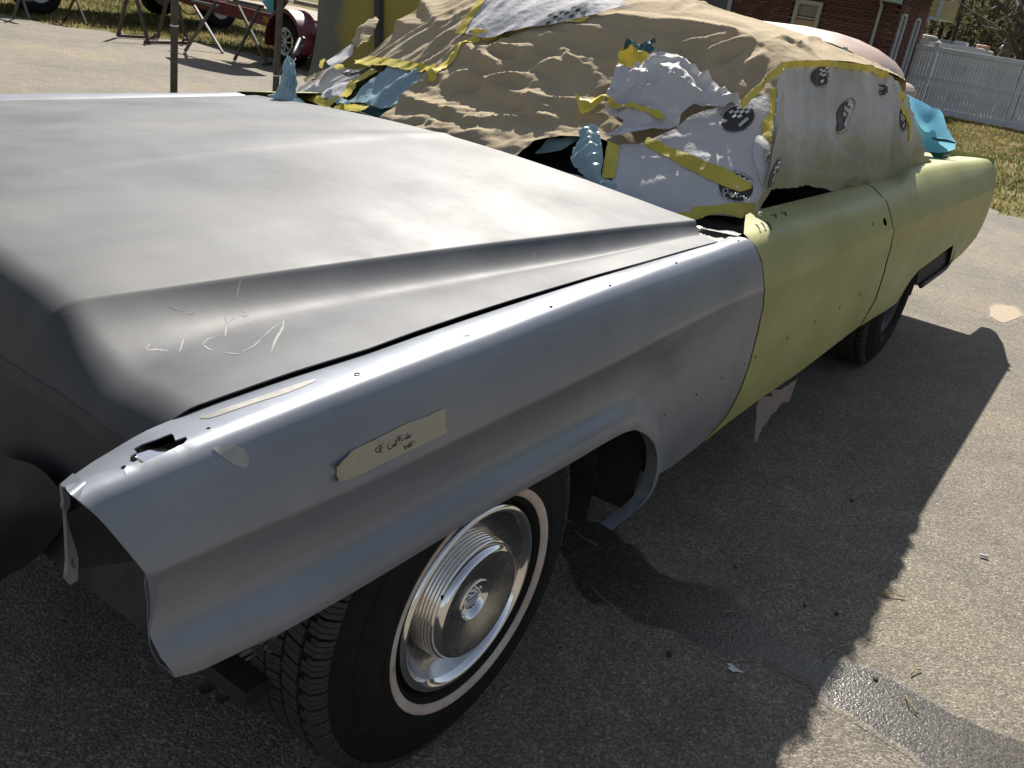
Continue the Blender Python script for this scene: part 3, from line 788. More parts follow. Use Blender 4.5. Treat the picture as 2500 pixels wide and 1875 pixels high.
def hood_ev(uv):
    """uv = (x, q): q runs rearward; in front of the bend the sheet rolls down over the nose"""
    uv = np.atleast_2d(uv); x, qv = uv[:, 0], uv[:, 1]; s = x - XC
    a = np.abs(s)
    yb = -.503 - .012 * smooth01((a - .55) / .25)      # where the nose begins
    R = .055 + .016 * smooth01((a - .55) / .25)
    L = np.maximum(yb - qv, 0); th = np.minimum(L / R, 1.30); ex = np.maximum(L - 1.30 * R, 0)
    y = np.where(qv >= yb, qv, yb - R * np.sin(th) - ex * math.cos(1.30))
    z = hood_s(s, np.maximum(qv, yb)) - R * (1 - np.cos(th)) - ex * math.sin(1.30)
    return np.stack([x, y, z], 1)
gx, gq = np.meshgrid(np.linspace(-1.0, -.02, 200), np.linspace(-.72, 1.15, 260), indexing='ij')
HG = np.stack([gx.ravel(), gq.ravel()], 1); HPX = projn(hood_ev(HG))
def hood_uv(px, py):
    i = np.argmin((HPX[:, 0] - px)**2 + (HPX[:, 1] - py)**2); qv = HG[i].copy()
    for _ in range(12):
        p0 = projn(hood_ev(qv))[0]; e = np.array([px, py]) - p0; h = 2e-3
        J = np.stack([(projn(hood_ev(qv + [h, 0]))[0] - p0) / h, (projn(hood_ev(qv + [0, h]))[0] - p0) / h], 1)
        qv = qv + np.clip(np.linalg.solve(J.T @ J + np.eye(2) * 1e-3, J.T @ e), -.05, .05)
    return qv
hgap = [(340, 1083), (380, 1062), (410, 1034), (450, 1004), (500, 982), (590, 950), (720, 905), (900, 850), (1020, 806), (1149, 763), (1250, 731), (1352, 701), (1460, 669), (1578, 637), (1680, 608), (1741, 592)]
hg_uv = np.array([hood_uv(*p) for p in hgap])
corner = [(1741, 592), (1722, 580), (1711, 562), (1702, 549), (1690, 540)]
co_uv = np.array([hood_uv(*p) for p in corner])
hre = np.array([hood_uv(*p) for p in ((1615, 517), (1474, 477), (1300, 426), (1088, 362))])
hfr = np.array([hood_uv(*p) for p in ((340, 1083), (300, 1076), (241, 1046), (145, 992), (63, 940), (0, 926))])

half = [tuple(p) for p in hfr[::-1][1:-1]] + [tuple(p) for p in hg_uv] + [tuple(p) for p in co_uv[1:]] + [tuple(p) for p in hre]
half = [(min(p[0], -.02), p[1]) for p in half]
mirr = [(2 * XC - p[0], p[1]) for p in half[::-1]]
h_out = half + mirr
fs = np.array(sorted([(abs(p[0] - XC), p[1]) for p in list(hfr) + [hg_uv[0]]])); fs = fs[np.r_[True, np.diff(fs[:, 0]) > 1e-4]]
rs_ = [(.0, .995), (.35, .990), (.60, .985), (.74, .988), (.80, .995), (.815, .998), (.83, .994), (.845, .985), (.868, .965), (.885, .945), (.905, .935)]
gq_ = np.array(sorted([(p[1], p[0] - XC) for p in hg_uv]))
def qf(s):
    yb = -.503 - .012 * float(smooth01((s - .55) / .25)); R_ = .055 + .016 * float(smooth01((s - .55) / .25)); d = float(hood_s(np.array(s), np.array(yb))) - (.806 - .012 * (1 - min(s / .5, 1)))
    return yb - (R_ * math.acos(max(-1, 1 - d / R_)) if d < .7325 * R_ else 1.3 * R_ + (d - .7325 * R_) / math.sin(1.3))
_qs_ = np.linspace(0, .96, 97); _qv_ = [qf(a_) for a_ in _qs_]
def qf(s): return float(np.interp(s, _qs_, _qv_))
def qr(s): return float(np.interp(s, [r[0] for r in rs_], [r[1] for r in rs_]))
def scol(k, q):
    q2 = max(q, -.6); sc = float(pch(q2, SCY, SCV)); wd = float(pch(q2, WDY, WDV)); sg = float(np.interp(q, gq_[:, 0], gq_[:, 1])); rd = float(pch(q2, [-.6, -.35, .1, .7, 1.0], [.20, .17, .10, .035, .02]))
    K = [0, rd - .018, rd, rd + .018, rd + .05] + list(np.linspace(rd + .10, sc - .06, 26)) + [sc - .035, sc - .015, sc - .005, sc - .0015, sc + .0015, sc + .005] + [sc + wd * t for t in (.12, .2, .3, .42, .55, .7, .85, 1.0)]
    K += list(np.linspace(sc + wd, sg, 12))[1:]
    return K[k]
nk = 5 + 26 + 6 + 8 + 11; nv = 150
HG2 = np.zeros((nk, nv, 2)); vv = np.linspace(0, 1, nv)
for k in range(nk):
    for j in range(nv):
        q = -.6 + vv[j] * 1.55
        for _ in range(3):
            s_ = max(scol(k, q), 0); q = qf(s_) + vv[j] * (qr(s_) - qf(s_))
        HG2[k, j] = (s_, q)
right = np.stack([XC + HG2[..., 0], HG2[..., 1]], -1); left = np.stack([XC - HG2[1:, :, 0], HG2[1:, :, 1]], -1)[::-1]
full = np.concatenate([left, right], 0); nA = full.shape[0]
P = hood_ev(full.reshape(-1, 2)); F = []
for i in range(nA - 1):
    for j in range(nv - 1): F += [(i * nv + j, (i + 1) * nv + j, (i + 1) * nv + j + 1), (i * nv + j, (i + 1) * nv + j + 1, i * nv + j + 1)]
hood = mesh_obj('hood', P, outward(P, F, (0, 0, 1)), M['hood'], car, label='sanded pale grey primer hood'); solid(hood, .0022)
# turned-down front edge of the hood
L3 = hood_ev(full[:, 0])
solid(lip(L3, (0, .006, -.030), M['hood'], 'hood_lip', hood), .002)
g = MB(); g.tube([p + np.array([0, .055, -.045]) for p in L3[::3]], .022, 8); g.build('hood_inner_brace', M['inner'], hood, True)

# chalk-like scuffs and scratches on the sanded hood
def hood_stroke(pts, r):
    uv = np.array([hood_uv(*p) for p in pts]); uv = spl(uv, 6); d = np.gradient(uv, axis=0); n = np.stack([-d[:, 1], d[:, 0]], 1); n /= np.linalg.norm(n, axis=1)[:, None] + 1e-9
    w = np.array([r * 1.15 * (.25 + .75 * math.sin(math.pi * (i + .5) / len(uv))) * rng.uniform(.6, 1.35) for i in range(len(uv))])[:, None]
    A = hood_ev(uv + n * w); B = hood_ev(uv - n * w * rng.uniform(.3, 1)); A[:, 2] += .0004; B[:, 2] += .0004; g = MB(); g.grid(np.stack([A, B], 1)); g.build('scuff', M['chalk'], hood, True)
for pts, r in (([(358, 855), (362, 845), (370, 838)], .0012), ([(360, 856), (385, 854), (412, 857)], .0022), ([(452, 812), (446, 835), (438, 860)], .0013), ([(550, 770), (551, 795), (549, 822)], .0022), ([(551, 795), (562, 785), (572, 777)], .0013), ([(495, 842), (510, 828), (545, 818)], .0016), ([(495, 842), (508, 852), (520, 857)], .0018), ([(590, 760), (602, 763)], .0020), ([(592, 772), (606, 770)], .0016), ([(590, 860), (620, 845), (640, 825)], .0014), ([(640, 825), (668, 800), (692, 786)], .0010), ([(692, 782), (690, 800), (672, 832), (662, 862)], .0016), ([(545, 862), (585, 865)], .0014), ([(410, 748), (430, 755), (448, 762)], .0008), ([(460, 768), (475, 762)], .0014), ([(580, 800), (600, 790), (625, 798)], .0008), ([(1302, 612), (1304, 622), (1306, 630)], .0012), ([(590, 675), (582, 705), (578, 730)], .0010)): hood_stroke(pts, r)
def fender_patch(px, m, nm, off=.0006):
    uv = FE.px2uv(spl(px, 3, True)); V, F = cdt(uv, .006); P_ = FE.ev(V) + FE.nrm(V) * off; mesh_obj(nm, P_, outward(P_, F, (1, 0, .5)), m, fender)
fender_patch([(520, 1092), (550, 1086), (585, 1090), (603, 1108), (608, 1128), (598, 1142), (575, 1135), (550, 1122), (530, 1106)], M['filler'], 'filler_patch')
fender_patch([(488, 1019), (540, 1000), (600, 980), (690, 950), (760, 928), (765, 933), (700, 960), (620, 985), (560, 1006), (510, 1022)], M['warmstain'], 'sanded_streak')

# --- under the hood, cowl, inner fenders, floor
for sgn in (1, -1):
    x = XC + sgn * .80
    g = MB(); g.grid(np.array([[(x, y, z) for y in np.linspace(-.42, 1.15, 6)] for z in (.52, .65, .82)])); g.build('engine_bay_side', M['inner'], car, True)
def wheelhouse(yc, sgn, r, name, a1):
    g = MB(); R = []
    for a in np.linspace(-.15, a1, 22):
        R.append([(XC + sgn * w, yc + r * math.cos(a), .34 + r * 1.0 * max(math.sin(a), -.2)) for w in (.55, .75, .88, .925)])
    g.grid(np.array(R)); return g.build(name, M['rustdark'], car, True)
for yc in (0.02,):
    for sgn in (1, -1): wheelhouse(yc, sgn, .50, 'wheel_house', math.pi * .72)
for sgn in (1, -1): wheelhouse(3.29, sgn, .46, 'wheel_house', math.pi + .1)
g = MB(); g.box((XC, 2.1, .30), (1.70, 5.0, .03)); g.box((XC, .9, .55), (1.62, .02, .5)); g.build('floor_pan', M['dark'], car)
g = MB(); g.box((XC, -.45, .55), (1.5, .03, .35)); g.build('radiator_support', M['inner'], car)
g = MB(); g.box((XC, .25, .55), (.6, .7, .35)); g.tube([(XC, .2, .72), (XC, .2, .80)], .16, 20); bevel(g.build('engine_block', M['rustdark'], car), .02)
for sgn in (1, -1):
    g = MB(); g.bar((XC + sgn * .48, -.15, .40), (XC + sgn * .48, 4.7, .36), .10, .12); g.build('frame_rail', M['rustdark'], car)
for sgn in (1, -1):
    g = MB(); x1 = XC + sgn * .950; x0 = XC + sgn * .45
    g.grid(np.array([[(x, .70 + .03 * smooth01((z - .3) / .2), z) for z in np.linspace(.24, .86, 8)] for x in (x0, x1)])); g.build('splash_apron', M['rustdark'], car, True)
    g = MB(); g.lathe([(0, .001), (0, .022), (.004, .026)], 8, 'y', (XC + sgn * .84, .695, .42)); g.build('drain_hole', M['black'], car)
g = MB()
for (a, b_, yy, w) in (((232, 1060), (240, 1340), -.42, .030), ((300, 1120), (262, 1300), -.36, .022), ((150, 1120), (300, 1190), -.40, .018), ((205, 1330), (330, 1250), -.38, .020)):
    g = MB(); g.bar(ony(*a, yy), ony(*b_, yy), w, .012); g.build('nose_bracket', M['bracket'], car)
for px, py in ((236, 1120), (238, 1290), (290, 1150), (228, 1316)):
    g = MB(); c_ = ony(px, py, -.45); g.lathe([(-.012, .001), (-.012, .009), (-.004, .009), (-.004, .014), (0, .014)], 6, 'y', tuple(c_)); g.build('bolt', M['bracket'], car)
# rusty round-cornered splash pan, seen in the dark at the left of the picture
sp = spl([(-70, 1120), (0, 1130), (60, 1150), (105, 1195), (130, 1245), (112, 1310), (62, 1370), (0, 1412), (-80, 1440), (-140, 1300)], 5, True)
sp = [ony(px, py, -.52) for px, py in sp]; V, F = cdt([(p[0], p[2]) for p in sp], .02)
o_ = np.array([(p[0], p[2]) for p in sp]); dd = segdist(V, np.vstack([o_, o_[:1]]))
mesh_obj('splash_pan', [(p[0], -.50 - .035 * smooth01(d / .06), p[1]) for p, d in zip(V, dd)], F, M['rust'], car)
# cowl between hood and windscreen
g = MB(); rows = []
for t in np.linspace(-1, 1, 41):
    x = XC + t * .86; y1 = 1.12 + .2 * t * t
    rows.append([(x, .95, .835), (x, 1.02, .84), (x, y1 + .02, .868), (x, y1 + .10, .872), (x, y1 + .35, .872)])
g.grid(np.array(rows)); g.build('cowl', M['black'], car, True)
# dash and cabin floor so that the open window reads dark
g = MB(); g.box((XC, 2.3, .60), (1.55, 2.2, .04)); g.box((XC, 1.45, .80), (1.55, .25, .18)); g.box((XC, 2.35, .72), (1.5, .5, .3)); g.box((XC, 2.6, .9), (1.5, .16, .3)); g.build('seat_bench', M['dark'], car)

# --- wheels
def make_wheel(name, cover=True):
    w = MB()
    w.lathe([(-.03, 0.0), (-.03, .06), (-.055, .10), (-.055, .15), (-.02, .165), (-.012, .176), (-.004, .186), (-.012, .190), (-.19, .190)], 48)
    wheel = w.build(name, M['black'], None, True)
    R = .357
    t = MB()
    prof = [(-.012, .188), (.004, .196), (.012, .205), (.0165, .222), (.0175, .245), (.0125, .275), (.002, .305), (-.013, .330), (-.028, .344), (-.040, .3485), (-.06, .3495), (-.10, .350), (-.14, .3495), (-.170, .3485), (-.182, .344), (-.196, .330), (-.210, .305), (-.219, .275), (-.221, .245), (-.212, .205), (-.196, .190)]
    t.lathe(prof, 96)
    for rr in (.2345, .290):   # raised sidewall rings
        xo = float(np.interp(rr, [.222, .245, .275, .305], [.0165, .0175, .0125, .002]))
        t.lathe([(xo, rr - .003), (xo + .0018, rr - .001), (xo + .0018, rr + .001), (xo, rr + .003)], 96)
    # tread: two shoulder rows and three centre ribs of blocks with sipes
    t.cur = 1
    def block(x0, x1, a0, a1, r0, r1, skew=0.0, chip=0.0):
        n = 3; V = []
        for k in range(n):
            f = k / (n - 1); a = a0 + (a1 - a0) * f
            for x, r, sk in ((x0, r0, 0), (x0, r1, 0), (x1, r1, skew), (x1, r0, skew)):
                aa = a + sk
                V.append((x, r * math.sin(aa), r * math.cos(aa)))
        F = []
        for k in range(n - 1):
            b = k * 4
            for j in range(4): F.append((b + j, b + (j + 1) % 4, b + 4 + (j + 1) % 4, b + 4 + j))
        F += [(3, 2, 1, 0), ((n - 1) * 4, (n - 1) * 4 + 1, (n - 1) * 4 + 2, (n - 1) * 4 + 3)]
        t.add(V, F)
    NB = 66
    for row, (x0, x1) in enumerate(((-.047, -.013), (-.085, -.053), (-.123, -.091), (-.161, -.129), (-.200, -.167))):
        for i in range(NB):
            a = 2 * math.pi * (i + .37 * row) / NB; da = 2 * math.pi / NB
            if row in (0, 4):
                for s_ in range(3):
                    b0 = a + da * (.02 + s_ * .30); b1 = b0 + da * .255
                    xa, xb = (x0, x1) if row == 0 else (x1, x0)
                    # shoulder block wraps onto the sidewall
                    inner = xa + (.010 if s_ == 2 else 0) * (1 if row == 0 else -1)
                    lo, hi = min(inner, xb - (.010 if row == 0 else -.010)), max(inner, xb - (.010 if row == 0 else -.010))
                    block(lo, hi, b0, b1, R - .012, R - .0015)
                    # outer lug
                    q0, q1 = (hi, hi + .011) if row == 0 else (lo - .011, lo)
                    V = []
                    for aa in (b0, b1):
                        for x, r in ((q0, R - .016), (q0, R - .0015), (q1, R - .018), (q1, R - .028)) if row == 0 else ((q1, R - .016), (q1, R - .0015), (q0, R - .018), (q0, R - .028)):
                            V.append((x, r * math.sin(aa), r * math.cos(aa)))
                    t.add(V, [(0, 1, 5, 4), (1, 2, 6, 5), (2, 3, 7, 6), (3, 2, 1, 0), (4, 5, 6, 7), (3, 0, 4, 7)])
            else:
                sk = .022 if row == 2 else -.018
                for s_ in range(2):
                    b0 = a + da * (.03 + s_ * .45); b1 = b0 + da * .405
                    block(x0, x1, b0, b1, R - .012, R - .0004, sk)
    tyre = t.build('tyre', [M['rubber'], M['tread']], wheel, False)
    for p in tyre.data.polygons:
        if p.material_index == 0: p.use_smooth = True
    ww = MB(); ww.lathe([(.0115, .2035), (.0140, .2045), (.0165, .212), (.0185, .2195), (.0180, .2208), (.0165, .2212)], 96)
    if cover: ww.build('whitewall_band', M['whitewall'], wheel, True)
    if cover:
        c = MB()
        # outer rolled rim and dish
        c.lathe([(-.014, .183), (-.004, .1865), (.004, .1855), (.009, .181), (.0105, .176), (.0085, .171), (.002, .166), (-.002, .163)], 96)
        c.build('hub_cap_rim', M['chrome'], wheel, True)
        c = MB(); c.lathe([(-.002, .163), (-.012, .157), (-.024, .147), (-.031, .136), (-.033, .122)], 96); c.build('hub_cap_dish', M['brushed'], wheel, True)
        c = MB(); prof = []
        for k in range(7):
            a0 = -.033 + k * .0066; r0 = .1225 - k * .0010
            prof += [(a0, r0), (a0 + .0022, r0 + .0011), (a0 + .0044, r0 - .0006), (a0 + .0056, r0 - .0030)]
        c.lathe(prof, 96); c.build('hub_cap_ribs', M['chrome'], wheel, True)
        a1 = -.033 + 7 * .0066
        c = MB(); c.lathe([(a1 - .002, .1135), (a1 + .004, .1125), (a1 + .009, .109), (a1 + .0125, .1055), (a1 + .0135, .1035)], 96); c.build('hub_cap_bevel', M['chrome'], wheel, True)
        c = MB(); c.lathe([(a1 + .0135, .1035), (a1 + .0125, .092), (a1 + .006, .066), (a1 + .002, .048), (a1 + .0005, .0425)], 96); c.build('hub_cap_face', M['brushed'], wheel, True)
        c = MB(); c.lathe([(a1 + .0005, .0425), (a1 + .003, .0405), (a1 + .0025, .038), (a1 - .008, .033), (a1 - .012, .030), (a1 - .012, 0.0005)], 64); c.build('hub_cap_centre', M['chrome'], wheel, True)
        # crown over a quartered shield
        e = MB(); bx = a1 - .011
        shp = [(-.0185, .004), (-.0195, -.006), (-.014, -.017), (0, -.0235), (.014, -.017), (.0195, -.006), (.0185, .004)]
        n = len(shp); e.add([(bx, p[0], p[1]) for p in shp] + [(bx + .0065, p[0] * .93, p[1] * .93) for p in shp], [tuple(range(n, 2 * n))] + [(i, (i + 1) % n, n + (i + 1) % n, n + i) for i in range(n)])
        for z in (.001, -.005, -.011): e.box((bx + .0075, 0, z), (.0025, .034 - abs(z + .003) * .6, .0022))
        for y in (-.008, 0, .008): e.box((bx + .0072, y, -.007), (.0025, .0018, .022))
        e.box((bx + .005, 0, .0075), (.008, .040, .004))
        for k in range(7):
            y = -.018 + .006 * k; hgt = .022 - .00002 * (y * 1e3)**2 * 1.0 - .004 * (k % 2)
            e.bar((bx + .004, y * .9, .008), (bx + .005, y * 1.12, hgt - .003), .0028, .004)
            e.lathe([(bx + .002, 0), (bx + .0035, .0028), (bx + .006, .0034), (bx + .0085, .0026), (bx + .0095, 0)], 8, c=(0, y * 1.14, hgt))
        bevel(e.build('crest_emblem', M['chrome'], wheel), .0006, 1)
        # small clip on the ribs
        e = MB(); e.box((.012, -.098 * math.cos(.25), .098 * math.sin(.25) + .03), (.006, .012, .010)); e.build('balance_clip', M['black'], wheel)
    return wheel
def add_wheel(w, loc, rz):
    w.location = loc; w.rotation_euler = (0, 0, rz); w.parent = car; w.matrix_parent_inverse = car.matrix_basis.inverted()
fw = make_wheel('front_wheel'); add_wheel(fw, (0, 0, .3578), -.018)
rw = make_wheel('rear_wheel', False); add_wheel(rw, (-.035, 3.29, .3578), 0)
def wcopy(w, loc, rz):
    c = w.copy(); COL.objects.link(c); c.location = loc; c.rotation_euler = (0, 0, rz)
    for g_ in w.children:
        d = g_.copy(); COL.objects.link(d); d.parent = c
    return c
wcopy(fw, (2 * XC, 0, .3578), math.pi - .018); wcopy(rw, (2 * XC + .035, 3.29, .3578), math.pi)
# ------------------------------------------------------------------ glasshouse under the covers
def g_wind(x, y): return .9 + (y - (1.17 + .19 * ((x - XC) / .84)**2)) / 1.2
def g_roof(x, y):
    s = (x - XC) / .755
    return pch(y, [1.4, 1.8, 2.2, 2.8, 3.2, 3.6], [1.365, 1.385, 1.395, 1.372, 1.335, 1.27]) - .100 * np.abs(s)**2.4
def g_rear(x, y): return 1.36 - (y - 3.38 + .10 * ((x - XC) / .6)**2) * .80
def smin(a, b, k):
    h = np.clip(.5 + .5 * (b - a) / k, 0, 1); return b + (a - b) * h - k * h * (1 - h)
def G(x, y):
    x = np.asarray(x, float); y = np.asarray(y, float)
    return smin(smin(g_wind(x, y), g_roof(x, y), .10), g_rear(x, y), .12)
def Gn(x, y):
    h = .01; n = np.stack([-(G(x + h, y) - G(x - h, y)) / (2 * h), -(G(x, y + h) - G(x, y - h)) / (2 * h), np.ones_like(x)], -1)
    return n / np.linalg.norm(n, axis=-1)[..., None]
_T = np.arange(.8, 7.0, .002)
def G_hit(px, py, off=0.0):
    v = ray(px, py); P = CAM + _T[:, None] * v
    d = P[:, 2] - (G(P[:, 0], P[:, 1]) + off * 1.3)
    ok = (P[:, 0] < -.02) & (P[:, 1] > .9)
    i = np.nonzero((d[1:] < 0) & (d[:-1] >= 0) & ok[1:])[0]
    if len(i) == 0:
        j = np.argmin(np.where(ok, np.abs(d), 9)); return P[j, :2]
    i = i[0]; f = d[i] / (d[i] - d[i + 1]); return (P[i] + f * (P[i + 1] - P[i]))[:2]
def Glift(xy, disp):
    xy = np.asarray(xy, float); x, y = xy[:, 0], xy[:, 1]
    return np.stack([x, y, G(x, y)], 1) + Gn(x, y) * np.asarray(disp)[:, None]
# side glass surface, parameter (y, z)
def SX(y, z):
    y = np.asarray(y, float); z = np.asarray(z, float)
    return -.137 - .215 * (z - .91) - .10 * np.maximum(z - 1.17, 0) - .10 * np.clip((y - 3.35) / .8, 0, 2)**2
def Slift(yz, disp):
    yz = np.asarray(yz, float); y, z = yz[:, 0], yz[:, 1]; h = .01
    n = np.stack([np.ones_like(y), -(SX(y + h, z) - SX(y - h, z)) / (2 * h), -(SX(y, z + h) - SX(y, z - h)) / (2 * h)], -1); n /= np.linalg.norm(n, axis=1)[:, None]
    return np.stack([SX(y, z), y, z], 1) + n * np.asarray(disp)[:, None]
_T2 = np.arange(1.5, 9.0, .003)
def S_hit(px, py, off=0.0):
    v = ray(px, py); P = CAM + _T2[:, None] * v
    d = P[:, 0] - (SX(P[:, 1], P[:, 2]) + off); i = np.nonzero((d[1:] < 0) & (d[:-1] >= 0))[0]
    if len(i) == 0: j = np.argmin(np.abs(d)); return P[j, 1:]
    i = i[0]; f = d[i] / (d[i] - d[i + 1]); return (P[i] + f * (P[i + 1] - P[i]))[1:]

def dvec(fn, uv): return np.array([fn(float(a), float(b)) for a, b in uv])
def Sn(y, z):
    h = .01; n = np.stack([np.ones_like(y), -(SX(y + h, z) - SX(y - h, z)) / (2 * h), -(SX(y, z + h) - SX(y, z - h)) / (2 * h)], -1); return n / np.linalg.norm(n, axis=-1)[..., None]
def off_hit(kind, pts, h):
    """surface parameters whose point, lifted by h along the normal, lies on the given sight lines"""
    if kind == 'G':
        q = np.array([G_hit(p[0], p[1], h) for p in pts])
        return q - Gn(q[:, 0], q[:, 1])[:, :2] * h
    q = np.array([S_hit(p[0], p[1], h * 1.05) for p in pts])
    return q - Sn(q[:, 0], q[:, 1])[:, 1:] * h
def patch(kind, name, px, m, parent, disp, off=0.0, step=.012, thick=.0012, smoothpx=True, edge=0.0, **tags):
    hit, lift = (G_hit, Glift) if kind == 'G' else (S_hit, Slift)
    P = spl(px, 3, True) if smoothpx else np.array(px, float)
    if edge:
        P = np.array([(p[0] + edge * (rng.random() - .5), p[1] + edge * (rng.random() - .5)) for p in resample(P, 5)])
    uv = np.array([hit(p[0], p[1]) for p in P])
    hm = np.mean([disp(float(a), float(b)) for a, b in uv]) + off
    uv = off_hit(kind, P, hm)
    V, F = cdt(uv, step)
    d = dvec(disp, V) + off
    if 'bulge' in tags:
        bl, bw = tags.pop('bulge'); d = d + bl * smooth01(segdist(V, np.vstack([uv, uv[:1]])) / bw)
    if 'curl' in tags:
        cl, cw = tags.pop('curl'); d = d + cl * (1 - smooth01(segdist(V, np.vstack([uv, uv[:1]])) / cw))
    ob = mesh_obj(name, lift(V, d), F, m, parent, True, **tags)
    if thick: solid(ob, thick, 0)
    return ob
def c3(L): return [(1300 + .3617 * x, 50 + .3617 * y) for x, y in L]
def c4(L): return [(1700 + .3617 * x, .3617 * y) for x, y in L]
def c2(L): return [(600 + .3617 * x, .3617 * y) for x, y in L]
def c6(L): return [(640 + .1688 * x, .1688 * y) for x, y in L]

# car parts that show between the sheets, plus hidden tubes added to block sun
g = MB(); xs = np.linspace(XC - .82, XC + .82, 41)
g.grid(np.array([[(x, y0_, float(G(x, y0_)) - .05) for x, y0_ in ((XC + (x - XC) * (.97 - .20 * t_), 1.20 + .19 * ((x - XC) / .84)**2 + t_ * .5) for x in xs)] for t_ in np.linspace(0, 1, 12)])); g.build('windscreen', M['glass'], car, True)
for nm, off, zz, rr in (('windscreen_trim', -.006, .895, .009), ('windscreen_trim', -.002, .880, .005)):
    g = MB(); g.tube([(x, 1.17 + .19 * ((x - XC) / .84)**2 + off, zz) for x in xs], rr, 8); g.build(nm, M['chrome'], car, True)
g = MB(); R_ = []
for y in np.linspace(1.75, 3.45, 18): R_.append([(XC + s, y, float(G(XC + s, y)) - .05) for s in np.linspace(-.70, .70, 15)])
g.grid(np.array(R_)); g.build('roof_panel', M['green'], car, True)
for sgn in (1, -1):
    g = MB(); g.tube([(XC + sgn * .80, 1.36, .90), (XC + sgn * .73, 1.62, 1.12), (XC + sgn * .66, 1.84, 1.22)], .022, 8); g.build('windscreen_pillar', M['green'], car, True)
    g = MB(); g.tube([(XC + sgn * q_[0], q_[1], float(G(XC + q_[0], q_[1])) - .038) for q_ in ((.755, 1.50), (.738, 1.62), (.724, 1.72), (.718, 2.0), (.718, 2.6), (.712, 2.9), (.695, 3.15), (.65, 3.4))], .030, 8); g.build('sun_block_tube', M['tan'], car, True)  # unseen tube added under the cover edge to keep sun off the door ledge
    g = MB(); g.tube([(XC + sgn * .54, 3.30, 1.26), (XC + sgn * .64, 3.5, 1.10), (XC + sgn * .72, 3.7, .92)], .04, 8); g.build('rear_pillar', M['green'], car, True)
# wiper spindle at the far corner of the cowl
a = G_hit(712, 238); g = MB(); p0 = np.array([a[0], a[1] - .05, .93]); g.tube([p0, p0 + [.02, 0, .03]], .018, 8); g.tube([p0 + [.02, 0, .03], p0 + [-.06, .13, .13]], .008, 6); g.build('wiper_spindle', M['black'], car, True)

# ------------------------------------------------------------------ brown masking paper over screen and roof
def fold(u, v, sx, sy, seed, w=.35):
    wx = w * noise.noise(Vector((u * 1.7 + seed, v * 1.7, seed))); wy = w * noise.noise(Vector((u * 1.7, v * 1.7 + seed, seed + 4)))
    n = noise.noise(Vector((u * sx + wx * sx * .5, v * sy + wy * sy * .5, seed)))
    return 1 - abs(n) * 2.0          # sharp crests
def sharp(n, k=6.0): return 1 - math.sqrt(n * n * k * k + .02) / math.sqrt(1 + .02)
def crease(u, v, sx, sy, seed, w=.35, lo=-.8):
    wx = w * noise.noise(Vector((u * 2.1 + seed, v * 2.1, seed))); wy = w * noise.noise(Vector((u * 2.1, v * 2.1 + seed, seed + 4)))
    n = noise.noise(Vector((u * sx + wx * sx * .5, v * sy + wy * sy * .5, seed)))
    return max(lo, 1 - abs(n) * 4.2)
def aniso(x, y, ang, L, W, seed, w=.35, lo=-.6, sw=18):
    """long creases: crest lines about L long and W apart running along ang, bent by slow noise"""
    a = math.radians(ang + sw * noise.noise(Vector((x * 1.3, y * 1.3, seed + 2))))
    u = math.cos(a) * x + math.sin(a) * y; v = -math.sin(a) * x + math.cos(a) * y
    v += w * W * noise.noise(Vector((u / L * 2.2, v / L * 2.2, seed + 5)))
    n = noise.noise(Vector((u / L, v / W * .8, seed)))
    return max(lo, 1 - abs(n) * 4.6)
class Folds:
    """hand-placed folds: ridge lines with one steep and one gentle flank, kept as a height raster"""
    def __init__(s, lo, hi, step, lines):
        s.lo = np.array(lo, float); s.st = step
        nx, ny = (int((hi[k] - lo[k]) / step) + 1 for k in (0, 1)); X, Y = np.meshgrid(lo[0] + step * np.arange(nx), lo[1] + step * np.arange(ny), indexing='ij')
        P = np.stack([X.ravel(), Y.ravel()], 1); H = np.zeros(len(P))
        for uv, h, w, steep in lines:
            uv = spl(uv, 5); L = np.r_[0, np.cumsum(np.linalg.norm(np.diff(uv, axis=0), axis=1))]; tt = L / L[-1]
            b0, b1 = uv.min(0) - w * 1.2, uv.max(0) + w * 1.2; idx = np.nonzero((P[:, 0] > b0[0]) & (P[:, 0] < b1[0]) & (P[:, 1] > b0[1]) & (P[:, 1] < b1[1]))[0]
            if len(idx) == 0: continue
            Q = P[idx]; best = np.full(len(Q), 9.0); sg = np.zeros(len(Q)); tp_ = np.zeros(len(Q))
            for k in range(len(uv) - 1):
                d = uv[k + 1] - uv[k]; q = np.clip(((Q - uv[k]) @ d) / (d @ d + 1e-12), 0, 1); r = Q - (uv[k] + q[:, None] * d); dd = np.hypot(r[:, 0], r[:, 1]); m = dd < best
                best[m] = dd[m]; sg[m] = (d[0] * r[m, 1] - d[1] * r[m, 0]); tp_[m] = tt[k] + q[m] * (tt[k + 1] - tt[k])
            near_ = np.where(sg * steep > 0, .42 * w, w)
            prof = np.clip(1 - best / near_, 0, 1)**1.25 * np.clip(np.sin(np.pi * np.clip(tp_ * .92 + .04, 0, 1)), 0, 1)**.6
            H[idx] += h * prof
        s.H = H.reshape(nx, ny)
    def __call__(s, x, y):
        a = (x - s.lo[0]) / s.st; b = (y - s.lo[1]) / s.st; i, j = int(a), int(b)
        if i < 0 or j < 0 or i >= s.H.shape[0] - 1 or j >= s.H.shape[1] - 1: return 0.0
        f, g_ = a - i, b - j; return float((s.H[i, j] * (1 - f) + s.H[i + 1, j] * f) * (1 - g_) + (s.H[i, j + 1] * (1 - f) + s.H[i + 1, j + 1] * f) * g_)
c8 = lambda L: [(1000 + .3165 * x, .3165 * y) for x, y in L]
c1 = lambda L: [(1640 + .1628 * x, .1628 * y) for x, y in L]
